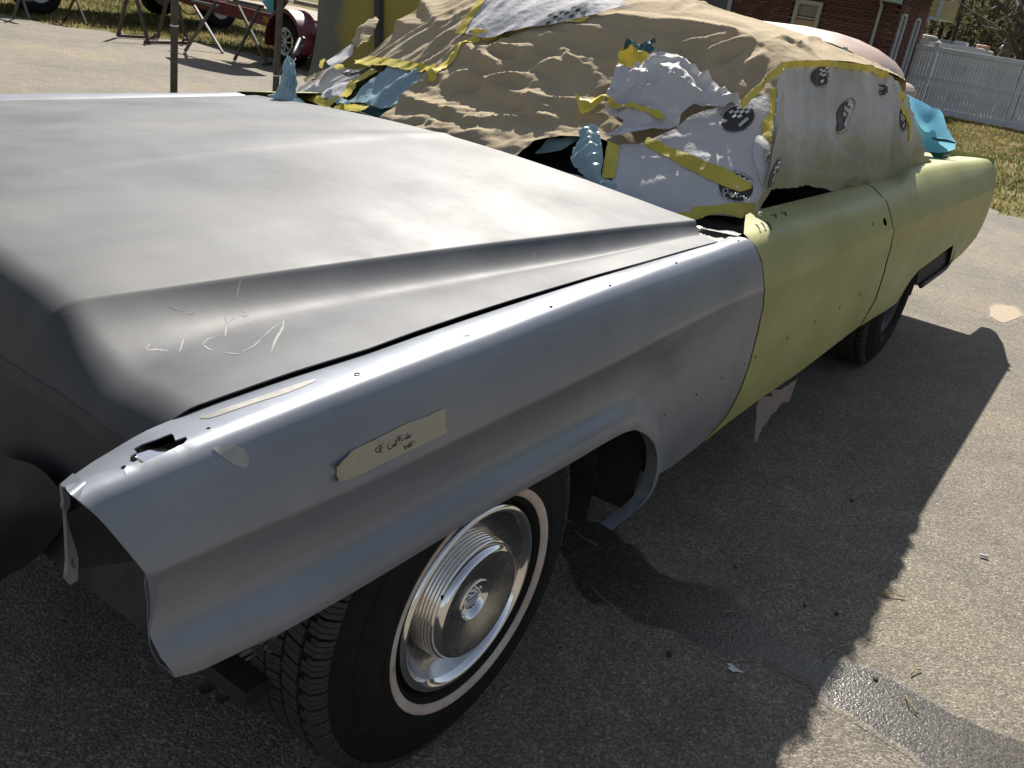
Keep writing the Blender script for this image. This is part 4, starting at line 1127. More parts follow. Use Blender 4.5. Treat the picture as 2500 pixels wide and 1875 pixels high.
fl_px = [(c2([(850, 200), (980, 185), (1100, 225), (1215, 205)]), .026, .06), (c2([(1150, 10), (1210, 80), (1290, 170), (1330, 230)]), .020, .05), (c2([(940, 105), (1050, 30), (1180, 0)]), .018, .05),
    (c2([(1440, 330), (1560, 310), (1710, 300)]), .016, .04), (c2([(1390, 440), (1450, 400), (1560, 440), (1640, 500), (1700, 560)]), .020, .05), (c2([(1650, 410), (1780, 400), (1900, 430)]), .016, .045), (c2([(1700, 560), (1760, 530), (1900, 440)]), .015, .04),
    (c2([(1380, 620), (1480, 600), (1620, 605), (1650, 650), (1700, 690), (1900, 740), (2090, 800)]), .030, .07), (c2([(1900, 740), (1990, 850), (2110, 910)]), .022, .05), (c2([(1650, 660), (1720, 630), (1920, 605)]), .018, .045), (c2([(1020, 780), (1130, 740), (1230, 690), (1330, 570)]), .018, .05),
    (c2([(1000, 800), (1100, 800), (1240, 820), (1400, 870), (1550, 930), (1640, 900), (1800, 900), (1950, 830)]), .026, .055), (c2([(1180, 920), (1300, 960), (1420, 985)]), .014, .035), (c2([(1230, 690), (1300, 640), (1400, 570)]), .014, .035),
    (c8([(670, 410), (760, 390), (850, 400)]), .012, .035), (c8([(640, 470), (760, 460), (870, 480), (915, 490)]), .017, .045), (c8([(830, 350), (960, 345), (1060, 400), (1130, 430)]), .016, .045), (c8([(1000, 380), (1100, 350), (1230, 340), (1400, 350)]), .014, .04), (c8([(890, 520), (1000, 450), (1060, 400)]), .013, .035),
    (c8([(1330, 220), (1580, 215), (1900, 255), (2212, 290)]), .022, .06), (c8([(1000, 270), (1130, 250), (1300, 290), (1560, 340)]), .016, .05), (c8([(1080, 340), (1160, 420), (1220, 500), (1300, 560), (1400, 600), (1500, 680)]), .022, .05), (c8([(1580, 520), (1400, 525), (1200, 510)]), .014, .04), (c8([(930, 600), (1130, 570), (1250, 600)]), .014, .04),
    (c8([(350, 520), (560, 530), (650, 580), (760, 620)]), .018, .045), (c8([(560, 530), (640, 470)]), .012, .03), (c8([(630, 760), (760, 700), (930, 690)]), .018, .04), (c8([(110, 780), (200, 710), (300, 640)]), .012, .03), (c8([(320, 700), (460, 690), (590, 720)]), .012, .03),
    (c1([(0, 220), (400, 205), (660, 240), (800, 260)]), .020, .07), (c1([(240, 260), (500, 240), (700, 290)]), .012, .05), (c1([(0, 560), (250, 565), (740, 600), (1050, 690), (1200, 740)]), .024, .07), (c1([(0, 690), (250, 660), (500, 650)]), .014, .04), (c1([(0, 800), (300, 790), (550, 760), (820, 670)]), .017, .045),
    (c1([(180, 870), (450, 850), (640, 760), (850, 670)]), .018, .045), (c1([(300, 920), (480, 960), (700, 880), (900, 820), (1120, 740)]), .020, .045), (c1([(470, 1060), (620, 980), (860, 880), (1100, 760)]), .016, .04), (c1([(520, 1080), (760, 960), (1000, 850), (1150, 770)]), .014, .035), (c1([(800, 1220), (1000, 1010), (1160, 800)]), .014, .035), (c1([(1000, 1229), (1200, 1060), (1400, 880)]), .015, .035),
    (c1([(1560, 690), (1700, 720), (1900, 820), (2100, 950)]), .018, .045), (c1([(1900, 710), (2050, 690), (2212, 710)]), .012, .045), (c1([(1180, 1130), (1340, 1000), (1440, 960)]), .013, .03)]
tan_folds = Folds((-1.85, 1.0), (-.10, 3.8), .005, [([G_hit(*p) for p in L], h * 1.15, w, -1) for L, h, w in fl_px])
def d_tan(x, y):
    s = x - XC
    wnd = 1 - float(smooth01((y - 1.55) / .25))
    yr = y - .19 * (s / .84)**2
    r = .010 * fold(x, y, 1.8, 3.6, 3.1, .5) + .0085 * aniso(x, y, 8, .34, .10, 8.3) + .0075 * aniso(x, y, 42, .22, .065, 1.7, .4) + .0050 * aniso(x, y, -12, .14, .040, 4.9) + .0026 * aniso(x, y, 35, .09, .024, 2.9) + .05 * float(smooth01((1.36 - yr) / .22))
    near = float(smooth01((s - .36) / .30))
    fan = .0040 * aniso(x, y, 108, .40, .085, 5.5) + .0025 * aniso(x, y, 120, .24, .045, 2.5) + .0012 * aniso(x, y, 95, .10, .024, 7.1)
    top = .0040 * aniso(x, y, 78, .60, .10, 6.1) + .0012 * aniso(x, y, 60, .26, .045, 4.2)
    e = float(smooth01((.755 - s) / .10)) if y > 1.5 else 1.0
    cov = float(smooth01((x + .66) / .16)) * (1 - float(smooth01((y - 1.50) / .12)))
    return .022 + (wnd * r * (1 - .9 * cov) + (1 - wnd) * (near * fan + (1 - near) * top) + tan_folds(x, y) * (1 - .9 * cov)) * (.08 + .92 * e)
tanp = [(938, 311), (955, 322), (1000, 333), (1030, 340), (1075, 352), (1110, 352), (1115, 366), (1180, 385), (1245, 405), (1275, 378), (1310, 345), (1345, 331), (1400, 328), (1470, 334), (1520, 350)]
tan_uv = list(off_hit('G', tanp, .058))
E_px = [(1760, 275), (1800, 252), (1830, 232), (1872, 196), (1915, 162), (1945, 152), (2000, 147), (2060, 152), (2110, 158), (2150, 170)]
def E_hit(px, py):
    best = None
    for x in np.linspace(-.16, -.42, 53):
        p = onx(px, py, x); e = abs(p[2] - float(G(x, p[1])))
        if best is None or e < best[0]: best = (e, p[:2])
    return best[1]
E_uv = [np.array(q_) for q_ in ((-.190, 1.44), (-.208, 1.52), (-.222, 1.60), (-.230, 1.70), (-.230, 1.9), (-.230, 2.2), (-.230, 2.6), (-.236, 2.9), (-.255, 3.15), (-.30, 3.40))]
out = [tuple(p) for p in tan_uv] + [(-.20, 1.40)] + [tuple(p) for p in E_uv] + [(-.42, 3.62), (-.9, 3.86), (-1.4, 3.76), (-1.62, 3.3), (-1.63, 2.4), (-1.66, 1.95), (-1.72, 1.72), (-1.75, 1.55)]
far_b = [(868, 150), (940, 155), (1000, 163), (1050, 174), (1066, 184), (1040, 215), (1005, 258), (965, 300)]
out += [tuple(p) for p in off_hit('G', far_b, .035)]
out = [tuple(p) for p in out]
paper = thing('paper_cover', 'crumpled brown masking paper draped over the windscreen and roof of the old car', 'paper cover', (XC, 2.2, .9))
V, F = cdt(resample(out, .03), .0078)
tanm = mesh_obj('brown_paper', Glift(V, dvec(d_tan, V)), F, M['tan'], paper); solid(tanm, .001, 0)
# torn paper edge standing up along the far pillar
def T(kind, name, px, disp, off, par, m='tape', step=.010, smoothpx=False, **k): return patch(kind, name, px, M[m], par, disp, off, step, .0006, smoothpx, edge=2.0, **k)
tp = lambda x, y: d_tan(x, y)
T('G', 'tape_strip', [(1066, 184), (1078, 160), (1105, 135), (1130, 112), (1160, 92), (1150, 84), (1125, 78), (1140, 70), (1165, 78), (1180, 86), (1168, 104), (1135, 130), (1105, 155), (1085, 178), (1070, 200), (1050, 214), (1056, 198)], tp, .005, paper)
T('G', 'tape_strip', [(1165, 88), (1250, 74), (1300, 64), (1350, 54), (1410, 38), (1442, 30), (1440, 48), (1420, 58), (1350, 64), (1290, 76), (1230, 86), (1180, 98)], tp, .007, paper)
T('G', 'tape_strip', [(868, 150), (900, 143), (960, 145), (1010, 150), (1068, 163), (1062, 184), (1010, 172), (950, 166), (900, 168), (872, 166)], tp, .008, paper)
white_top = thing('white_sheet', 'white masking sheet with a smudged checker print taped high on the windscreen', 'masking sheet', (XC, 1.7, 1.3))
wt = lambda x, y: .046 + .004 * fold(x, y, 3, 5, 2.2, .3) + .004 * aniso(x, y, 60, .5, .05, 6.6) + .0016 * aniso(x, y, 70, .2, .022, 3.6)
patch('G', 'sheet', [(1126, 76), (1145, 48), (1168, 18), (1180, -6), (1215, -34), (1300, -44), (1400, -34), (1480, -12), (1530, 6), (1500, 20), (1442, 34), (1350, 58), (1250, 76), (1185, 90)], M['white'], white_top, wt, .006)
T('G', 'tape_strip', [(1108, 78), (1126, 56), (1150, 26), (1172, -6), (1190, -4), (1166, 26), (1146, 54), (1132, 80)], wt, .009, white_top)
for i in range(7):
    for j in range(3):
        if (i + j) % 2: continue
        cx, cy = 1338 + i * 14 + j * 3, 58 - i * 4.2 - j * 8
        T('G', 'checker_print', [(cx - 6, cy + 2), (cx + 5, cy - 2), (cx + 7, cy - 7), (cx - 4, cy - 4)], wt, .0085, white_top, 'ovalink', .006)

# ------------------------------------------------------------------ white sheets on the far corner of the screen
farw = thing('white_sheet', 'small white masking sheet at the far bottom corner of the windscreen', 'masking sheet', (-1.6, 1.4, .95))
fw_d = lambda x, y: .020 + .010 * fold(x, y, 6, 14, 9.1) + .004 * fbm((x, y), 18, 3)
patch('G', 'sheet', c6([(500, 1390), (540, 1280), (600, 1210), (760, 1170), (880, 1060), (960, 1010), (1100, 960), (1300, 1000), (1560, 990), (1640, 1010), (1380, 1180), (1200, 1400), (1000, 1440), (760, 1420), (600, 1430)]), M['white'], farw, fw_d, .0)
patch('G', 'sheet', c6([(940, 900), (1120, 770), (1290, 670), (1330, 700), (1250, 840), (1200, 880), (1060, 960), (1000, 980)]), M['white'], farw, fw_d, .02)
T('G', 'tape_strip', c6([(470, 1410), (590, 1380), (640, 1330), (720, 1310), (820, 1400), (920, 1440), (1080, 1390), (1140, 1420), (960, 1500), (940, 1590), (860, 1560), (760, 1500), (620, 1460), (500, 1460)]), fw_d, .012, farw)
T('G', 'tape_strip', c6([(1140, 1400), (1220, 1250), (1340, 1130), (1440, 1060), (1600, 1020), (1690, 1050), (1500, 1110), (1400, 1180), (1300, 1320), (1220, 1420)]), fw_d, .012, farw)
T('G', 'tape_strip', c6([(980, 1600), (1040, 1530), (1180, 1490), (1540, 1520), (1500, 1600), (1400, 1650), (1200, 1620), (1080, 1610)]), fw_d, .010, farw)
T('G', 'tape_strip', c6([(850, 900), (900, 870), (940, 910), (900, 960), (890, 1030), (840, 1010)]), fw_d, .03, farw)
T('G', 'tape_strip', c6([(1050, 960), (1100, 930), (1180, 950), (1160, 1010), (1090, 1040), (1040, 1000)]), fw_d, .03, farw)
T('G', 'printed_smear', c6([(1150, 1100), (1250, 1060), (1420, 1020), (1560, 995), (1540, 1030), (1400, 1060), (1260, 1110)]), fw_d, .006, farw, 'ovalink')
T('G', 'paper_shred', c6([(1290, 590), (1400, 500), (1560, 340), (1640, 250), (1690, 300), (1660, 370), (1560, 520), (1480, 650), (1420, 720), (1380, 720)]), tp, .02, paper, 'tan', bulge=(.03, .04))
T('G', 'paper_shred', c6([(600, 1170), (760, 1090), (860, 1050), (910, 1050), (840, 1110), (700, 1180), (620, 1220)]), fw_d, .02, farw, 'tan')
bl1 = thing('plastic_sheet', 'pale blue plastic sheet taped to the windscreen left of the brown paper', 'plastic sheet', (-1.3, 1.4, 1.0))
bd = lambda x, y: .024 + .008 * fold(x, y, 5, 10, 4.7, .5) + .008 * aniso(x, y, 35, .22, .07, 3.2, .6) + .005 * aniso(x, y, -35, .15, .045, 7.2, .6) + .0022 * aniso(x, y, 70, .07, .02, 1.2)
patch('G', 'sheet', c6([(1240, 1480), (1380, 1380), (1560, 1240), (1640, 1130), (1760, 1040), (1900, 980), (2130, 990), (2370, 1030), (2520, 1070), (2560, 1110), (2480, 1190), (2330, 1330), (2200, 1460), (2000, 1500), (1700, 1530), (1400, 1500)]), M['blue'], bl1, bd, 0)
patch('G', 'sheet', c6([(1040, 1450), (1150, 1410), (1260, 1480), (1200, 1510), (1080, 1490)]), M['blue'], bl1, bd, .012)
patch('G', 'inner_sheet', [(870, 268), (900, 250), (960, 245), (1015, 235), (990, 262), (962, 292), (920, 282)], M['teal'], bl1, lambda x, y: .006, 0)
blf = thing('plastic_bag', 'upright tuft of pale blue plastic at the far rear corner of the hood', 'plastic', (-1.85, 1.1, .95))
g = MB(); rings = []
base = onz(694, 244, .92)
for t_ in np.linspace(0, 1, 26):
    w = float(pch(t_, [0, .12, .3, .55, .8, .93, 1.0], [1.0, .62, .48, .40, .33, .22, .06]))
    c = base + np.array([.035 * t_ - .05 * t_ * t_, .02 * t_, .135 * t_])
    ring = []
    for a in np.linspace(0, 2 * math.pi, 44):
        r_ = 1 + 14 * facets(a * .16 + t_ * .02, t_ * .14, 5.1, ((0, 14, .5), (35, 20, .5), (-50, 24, .45), (80, 30, .4))) - .25
        ring.append(c + np.array([math.cos(a) * w * .075 * r_, math.sin(a) * w * .042 * r_, .010 * fbm((a, t_ * 4), 2, 2)]))
    rings.append(ring)
g.grid(np.array(rings)); solid(g.build('crumpled_film', M['blue'], blf, False), .0006)

# ------------------------------------------------------------------ near corner: printed white sheet
wc = thing('white_sheet', 'printed white masking sheet taped over the near lower corner of the windscreen', 'masking sheet', (-.4, 1.4, .95))
wd_ = lambda x, y: .058 + .006 * fold(x, y, 2.5, 4, 12.7, .4) + .0030 * aniso(x, y, -20, .30, .09, 5.6) + .0022 * aniso(x, y, 60, .20, .06, 3.6) + .0010 * aniso(x, y, 15, .10, .03, 9.1)
sheetC = c3([(590, 840), (720, 830), (870, 770), (985, 715), (1080, 640), (1250, 590), (1400, 565), (1560, 505), (1640, 470), (1690, 460), (1672, 600), (1640, 800), (1600, 1000), (1550, 1180), (1498, 1330), (1400, 1345), (1300, 1325), (1180, 1318), (1080, 1350), (870, 1300), (640, 1212), (510, 1175), (530, 1100), (555, 1000)])
patch('G', 'sheet', sheetC, M['white'], wc, wd_, 0, .0115)
T('G', 'tape_strip', c3([(860, 1292), (960, 1300), (1080, 1290), (1075, 1262), (1200, 1258), (1350, 1245), (1500, 1238), (1502, 1330), (1400, 1352), (1330, 1325), (1250, 1308), (1190, 1315), (1100, 1352), (1060, 1358), (960, 1328)]), wd_, .004, wc, smoothpx=False)
T('G', 'tape_strip', c3([(510, 812), (590, 845), (570, 960), (552, 1062), (462, 1060), (485, 940)]), wd_, .004, wc, smoothpx=False)
T('G', 'tape_strip', c3([(738, 828), (782, 785), (1000, 885), (1150, 955), (1330, 1025), (1480, 1110), (1478, 1140), (1400, 1166), (1240, 1108), (1120, 1050), (960, 948)]), wd_, .004, wc, smoothpx=False)
T('G', 'tape_strip', c3([(1605, 475), (1648, 463), (1640, 570), (1632, 660), (1612, 780), (1596, 890), (1560, 810), (1545, 780), (1550, 700), (1600, 640)]), wd_, .005, wc, smoothpx=False)
T('G', 'blue_edge', c3([(1652, 465), (1688, 460), (1660, 620), (1625, 800), (1612, 840), (1634, 660)]), wd_, .006, wc, 'bluebag', smoothpx=False)
patch('G', 'curled_flap', c3([(1505, 800), (1545, 790), (1600, 860), (1598, 960), (1570, 1060), (1548, 1112), (1520, 1010), (1488, 910)]), M['white'], wc, wd_, .006, .01, bulge=(.018, .03))
# flap wrapping round the windscreen pillar
patch('S', 'side_flap', c3([(1690, 465), (1672, 600), (1645, 800), (1605, 1000), (1550, 1190), (1502, 1325), (1535, 1290), (1600, 1160), (1665, 1010), (1692, 930), (1700, 850), (1735, 815), (1766, 805), (1752, 760), (1705, 735), (1700, 600)]), M['whiteover'], wc, lambda y, z: .044 + .004 * fold(y, z, 9, 12, 1.3), 0, .012)

def badge(kind, c, ax, ay, disp, off, par, full=True, words=True):
    """printed oval: black disc with a ring of words, a chequered flag and a small name tag; c, ax, ay in picture units fix its place on the sheet"""
    c, ax, ay = (np.array(v, float) for v in (c, ax, ay)); A = lambda L: [tuple(c + u * ax + v * ay) for u, v in L]
    hit, lift = (G_hit, Glift) if kind == 'G' else (S_hit, Slift)
    disc = patch(kind, 'printed_badge', A([(.84 * math.cos(t), .84 * math.sin(t)) for t in np.linspace(0, 2 * math.pi, 29)[:-1]]), M['ovalink'], par, disp, off, .010, 0, False)
    hm = disp(*hit(*c)) + off
    def quads(name, polys, m, o):
        VV, FF = [], []
        for p in polys:
            uv = off_hit(kind, A(p), hm); b = len(VV); VV += list(lift(uv, dvec(disp, uv) + o)); FF.append(tuple(range(b, b + len(p))))
        mesh_obj(name, VV, FF, m, disc, False)
    sq = []
    for i in range(5):
        for j in range(4):
            if (i + j) % 2 == 0:
                x0, y0 = -.42 + .2 * i + .06 * j, -.56 + .17 * j - .07 * i
                if (x0 + .1)**2 + (y0 + .08)**2 < .62: sq.append([(x0, y0), (x0 + .2, y0 - .07), (x0 + .26, y0 + .10), (x0 + .06, y0 + .17)])
    quads('checker', sq, M['whiteink'], off + .0022)
    if full: quads('name_tag', [[(-.02, .42), (.46, .10), (.52, .30), (.06, .62)]], M['whiteink'], off + .0024)
    ring = []
    for k in range(44):
        a0 = 2 * math.pi * k / 44
        if k % 11 in (0,): continue
        a1 = a0 + .092; ring.append([(r * math.cos(a), r * math.sin(a)) for r, a in ((.93, a0), (1.0, a0), (1.0, a1), (.93, a1))])
    def words_mesh(txt, size, f, m, o, nm):
        cu = bpy.data.curves.new('lettering', 'FONT'); cu.body = txt; cu.size = size; cu.align_x = 'CENTER'; cu.resolution_u = 2
        to = bpy.data.objects.new('lettering', cu); COL.objects.link(to)
        me = to.evaluated_get(bpy.context.evaluated_depsgraph_get()).to_mesh()
        vs = [f(v.co.x, v.co.y) for v in me.vertices]; fs = [tuple(p.vertices) for p in me.polygons]
        to.to_mesh_clear(); bpy.data.objects.remove(to); bpy.data.curves.remove(cu)
        uv = off_hit(kind, A(vs), hm); mesh_obj(nm, lift(uv, dvec(disp, uv) + o), fs, m, disc, False)
    if words:
        def arc(x, y, r0=.90, ph=-math.pi / 2): a = ph + x / r0; r = r0 + y * .95; return (r * math.cos(a), r * math.sin(a))
        words_mesh('Resistant \u2022 Bleed Resistant', .185, lambda x, y: arc(x, y), M['ink'], off + .0024, 'lettering')
        words_mesh('Solvent Resistant \u2022', .185, lambda x, y: arc(x, y, .90, math.pi * .62), M['ink'], off + .0024, 'lettering')
        if full: words_mesh('NORTON', .13, lambda x, y: (.25 + .84 * x + .10 * y, .36 - .55 * x - .95 * y), M['ink'], off + .0034, 'lettering')
    else:
        quads('ring_print', ring, M['ovalink'], off + .0016)
    return disc
badge('G', c3([(1385, 665)])[0], (48, -10), (4, 36), wd_, .003, wc)
lo_b = badge('G', c3([(1372, 1135)])[0], (50, 6), (-2, 40), wd_, .0018, wc, full=False)
# handwriting scratched over the lower badge
def strokes(name, kind, L, disp, off, r, m, par):
    hit, lift = (G_hit, Glift) if kind == 'G' else (S_hit, Slift); g = MB()
    for s_ in L:
        hm = disp(*hit(*s_[0])) + off; uv = off_hit(kind, spl(s_, 4), hm); g.tube(lift(uv, dvec(disp, uv) + off), r, 5)
    return g.build(name, m, par, True)
strokes('lettering', 'G', [c3([(1285, 1150), (1290, 1190), (1300, 1225)]), c3([(1285, 1150), (1310, 1140), (1318, 1165), (1292, 1180)]), c3([(1320, 1180), (1345, 1172)]), c3([(1350, 1185), (1335, 1190), (1340, 1205), (1360, 1195), (1362, 1180)]), c3([(1368, 1170), (1380, 1210)]), c3([(1362, 1185), (1392, 1176)]), c3([(1395, 1200), (1415, 1195)]), c3([(1425, 1195), (1432, 1240)]), c3([(1445, 1205), (1430, 1222), (1450, 1238)]), c3([(1452, 1220), (1468, 1216)])], wd_, .0075, .0014, M['whiteink'], lo_b)

# crumpled upper sheet thrown over the brown paper
cw = thing('white_sheet', 'loose crumpled white sheet with yellow tape bunched above the printed sheet', 'masking sheet', (-.45, 1.45, 1.15))
def cd_(x, y):
    return .070 + .012 * fold(x, y, 4, 6, 21.3, .6) + .017 * aniso(x, y, -30, .16, .06, 7.9, .6) + .012 * aniso(x, y, 50, .12, .045, 2.9, .6) + .0065 * aniso(x, y, 10, .07, .026, 4.4, .6) + .0022 * aniso(x, y, 80, .04, .015, 6.4)
patch('G', 'sheet', c3([(575, 250), (700, 262), (780, 215), (850, 225), (960, 245), (1100, 330), (1230, 410), (1390, 500), (1405, 545), (1280, 585), (1060, 600), (1000, 640), (985, 715), (830, 772), (610, 792), (480, 738), (600, 690), (612, 640), (480, 596), (545, 560), (500, 500), (540, 420), (580, 320)]), M['white'], cw, cd_, 0, .0085, bulge=(.022, .08), smoothpx=False)
T('G', 'tape_strip', c3([(575, 210), (610, 186), (700, 188), (776, 192), (772, 236), (700, 266), (630, 256), (578, 252)]), cd_, .012, cw)
T('G', 'plastic_knot', c3([(600, 190), (640, 160), (700, 158), (765, 145), (830, 150), (836, 165), (800, 168), (855, 220), (815, 212), (780, 192), (700, 186)]), cd_, .016, cw, 'teal', bulge=(.02, .02))
T('G', 'tape_strip', c3([(500, 505), (560, 515), (640, 525), (760, 545), (850, 575), (912, 635), (850, 652), (760, 605), (640, 562), (520, 545)]), cd_, .02, cw)
T('G', 'tape_strip', c3([(285, 492), (330, 522), (400, 527), (470, 500), (520, 505), (470, 545), (400, 592), (340, 608), (320, 600), (298, 540)]), lambda x, y: .070 + .01 * fold(x, y, 9, 9, 3.3), .0, cw, bulge=(.02, .02))

# blue plastic beside the printed sheet
bl2 = thing('plastic_sheet', 'crumpled pale blue plastic hanging over the near end of the windscreen trim', 'plastic sheet', (-.5, 1.25, .95))
b2 = lambda x, y: .066 + .008 * fold(x, y, 9, 14, 14.7, .5) + .008 * aniso(x, y, 75, .12, .035, 6.2, .6) + .005 * aniso(x, y, 40, .08, .025, 2.2, .6) + .002 * aniso(x, y, -10, .05, .014, 8.2)
patch('G', 'sheet', c3([(312, 742), (350, 715), (405, 698), (440, 720), (470, 860), (475, 960), (462, 1050), (520, 1075), (572, 1108), (545, 1145), (500, 1172), (430, 1135), (390, 1075), (330, 1030), (275, 970), (258, 930), (290, 850), (318, 800)]), M['blue'], bl2, b2, 0, .007, bulge=(.025, .04))
patch('G', 'sheet', c3([(120, 800), (200, 800), (310, 770), (320, 800), (240, 850), (130, 880), (20, 905), (60, 850)]), M['blue'], bl2, lambda x, y: .012 + .008 * fold(x, y, 14, 20, 3.7), 0, .008)
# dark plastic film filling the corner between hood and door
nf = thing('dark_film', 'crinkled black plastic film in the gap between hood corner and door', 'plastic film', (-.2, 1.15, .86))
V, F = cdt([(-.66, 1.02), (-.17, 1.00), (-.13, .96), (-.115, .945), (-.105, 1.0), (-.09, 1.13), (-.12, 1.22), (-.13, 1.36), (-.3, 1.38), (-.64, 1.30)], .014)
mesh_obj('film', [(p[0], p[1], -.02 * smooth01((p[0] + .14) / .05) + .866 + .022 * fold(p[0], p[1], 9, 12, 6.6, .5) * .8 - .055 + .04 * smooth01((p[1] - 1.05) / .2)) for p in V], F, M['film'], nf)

# ------------------------------------------------------------------ white sheet down the side window and quarter window
ws = thing('white_sheet', 'white sheet with yellow overspray hung from the roof over the side windows', 'masking sheet', (-.25, 2.6, 1.1))
side_px = [(c4([(1040, 470), (1080, 560), (1112, 650)]), .012, .05), (c4([(985, 460), (1010, 500), (1035, 540)]), .010, .04), (c4([(1120, 490), (1150, 560), (1190, 640)]), .010, .05), (c4([(1230, 520), (1290, 600), (1320, 680)]), .010, .05), (c4([(600, 800), (760, 900), (900, 1000), (1150, 1180)]), .022, .06), (c4([(545, 1130), (700, 1165), (900, 1180), (1150, 1192)]), .016, .035), (c4([(880, 820), (1010, 900), (1130, 1010), (1180, 1225)]), .020, .06), (c4([(620, 880), (720, 1000), (860, 1100), (960, 1150)]), .016, .05), (c4([(700, 700), (800, 830), (860, 960)]), .012, .06), (c4([(1180, 760), (1200, 950), (1190, 1150)]), .014, .06), (c4([(1320, 800), (1330, 1000), (1300, 1150)]), .012, .06), (c4([(640, 560), (700, 640), (770, 740)]), .010, .05)]
side_folds = Folds((1.2, .85), (4.6, 1.36), .006, [([S_hit(*p) for p in L], h, w, 1) for L, h, w in side_px])
def ds(y, z):
    return .018 + side_folds(y, z) + .008 * fold(y, z, 3, 1.2, 31.3, .3) + .0085 * aniso(y, z, 78, .5, .16, 8.4, .5) + .0045 * aniso(y, z, 60, .3, .07, 3.4, .5) + .006 * float(smooth01((z - 1.14) / .12)) * aniso(y, z, 86, .22, .045, 8.8)
sB_top = [(1898, 182), (1912, 170), (1928, 160), (1990, 156), (2060, 160), (2125, 172), (2165, 184), (2196, 205), (2212, 232), (2224, 262), (2234, 306), (2250, 350), (2270, 396)]
sB_bot = [(2244, 408), (2222, 424), (2128, 449), (2100, 455), (2090, 460), (2080, 462), (2049, 471), (2040, 466), (2004, 461), (1985, 455), (1965, 452), (1920, 460), (1880, 462)]
sB_fr = [(1866, 455), (1874, 415), (1888, 345), (1902, 270), (1906, 225)]
V_px = [np.array(p, float) for p in sB_top + sB_bot + sB_fr]
patch('S', 'sheet', V_px, M['whiteover'], ws, ds, 0, .014, .001, False, edge=5.0)
def band(pts, w0, nrm=None):
    pts = spl(pts, 4); d = np.gradient(pts, axis=0); n = np.stack([-d[:, 1], d[:, 0]], 1); n /= np.linalg.norm(n, axis=1)[:, None]
    return [tuple(p) for p in pts + n * w0 / 2] + [tuple(p) for p in (pts - n * w0 / 2)[::-1]]
T('S', 'tape_strip', band([(1800, 258), (1826, 236), (1868, 199), (1910, 163)], 17), ds, .008, ws, smoothpx=False)
T('S', 'tape_strip', band([(1912, 160), (1945, 155), (2000, 154), (2060, 158), (2125, 170), (2168, 184)], 15), ds, .010, ws, smoothpx=False)
T('S', 'tape_strip', band([(2202, 225), (2212, 260), (2222, 300), (2228, 345)], 7), ds, .010, ws, smoothpx=False)
for c, ax, ay in (((850, 512), (48, 6), (-10, 78)), ((1000, 785), (50, -16), (-34, 124)), ((1277, 604), (25, 8), (-2, 42)), ((1408, 815), (14, 4), (-2, 80))):
    badge('S', c4([c])[0], (ax[0] * .3617, ax[1] * .3617), (ay[0] * .3617, ay[1] * .3617), ds, .004, ws, True, False)
badge('S', c4([(530, 1172)])[0], (15, -16), (-11, 38), lambda y, z: .044 + .004 * fold(y, z, 9, 12, 1.3), .003, wc, True, False)

# far side sheet so that the glasshouse is closed there too
fs_ = thing('white_sheet', 'white sheet over the far side windows', 'masking sheet', (2 * XC + .25, 2.6, 1.1))
Y_, Z_ = np.meshgrid(np.linspace(2.0, 3.9, 50), np.linspace(.90, 1.30, 14), indexing='ij'); yz = np.stack([Y_.ravel(), Z_.ravel()], 1)
p = Slift(yz, dvec(ds, yz)); p[:, 0] = 2 * XC - p[:, 0]; g = MB(); g.grid(p.reshape(50, 14, 3)); g.build('sheet', M['whiteover'], fs_, True)

# blue plastic wrapped parcel on the rear deck
bb = thing('plastic_bag', 'bright blue plastic bag resting on the rear deck behind the side sheet', 'plastic bag', (-.45, 4.2, .95))
bp = c4([(1405, 630), (1445, 650), (1530, 690), (1590, 728), (1640, 738), (1664, 770), (1690, 860), (1725, 920), (1752, 962), (1742, 1008), (1700, 1022), (1640, 1032), (1560, 1024), (1490, 1000), (1430, 900)])
yb_ = 4.15
poly = [ony(px, py, yb_) for px, py in bp]; V, F = cdt([(p[0], p[2]) for p in poly], .02)
o_ = np.array([(p[0], p[2]) for p in poly]); dd = segdist(V, np.vstack([o_, o_[:1]]))
fr_ = [(p[0], yb_ - .07 * smooth01(d / .09) + .012 * fold(p[0], p[1], 7, 9, 3.3, .4), p[1]) for p, d in zip(V, dd)]
bk_ = [(p[0] - .05, yb_ + .28 * smooth01(d / .10) + .05, p[1]) for p, d in zip(V, dd)]
mesh_obj('film', list(fr_) + list(bk_), list(map(tuple, F)) + [tuple(int(i) + len(V) for i in f[::-1]) for f in F], M['bluebag'], bb)
tp_ = [ony(px, py, yb_ + .03) for px, py in c4([(1572, 1022), (1670, 1026), (1668, 1050), (1650, 1076), (1600, 1062)])]
g = MB(); n = len(tp_); g.add([tuple(p) for p in tp_] + [(p[0], p[1] + .2, p[2]) for p in tp_], [tuple(range(n)), tuple(range(2 * n - 1, n - 1, -1))] + [(i, n + i, n + (i + 1) % n, (i + 1) % n) for i in range(n)])
g.build('bag_bottom', M['teal'], bb)
g = MB(); a = [ony(px, py, yb_ - .075) for px, py in c4([(1590, 932), (1640, 945), (1690, 950), (1748, 965)])]; g.tube(a, [.004, .008, .008, .004], 6); g.build('crease', M['teal'], bb)

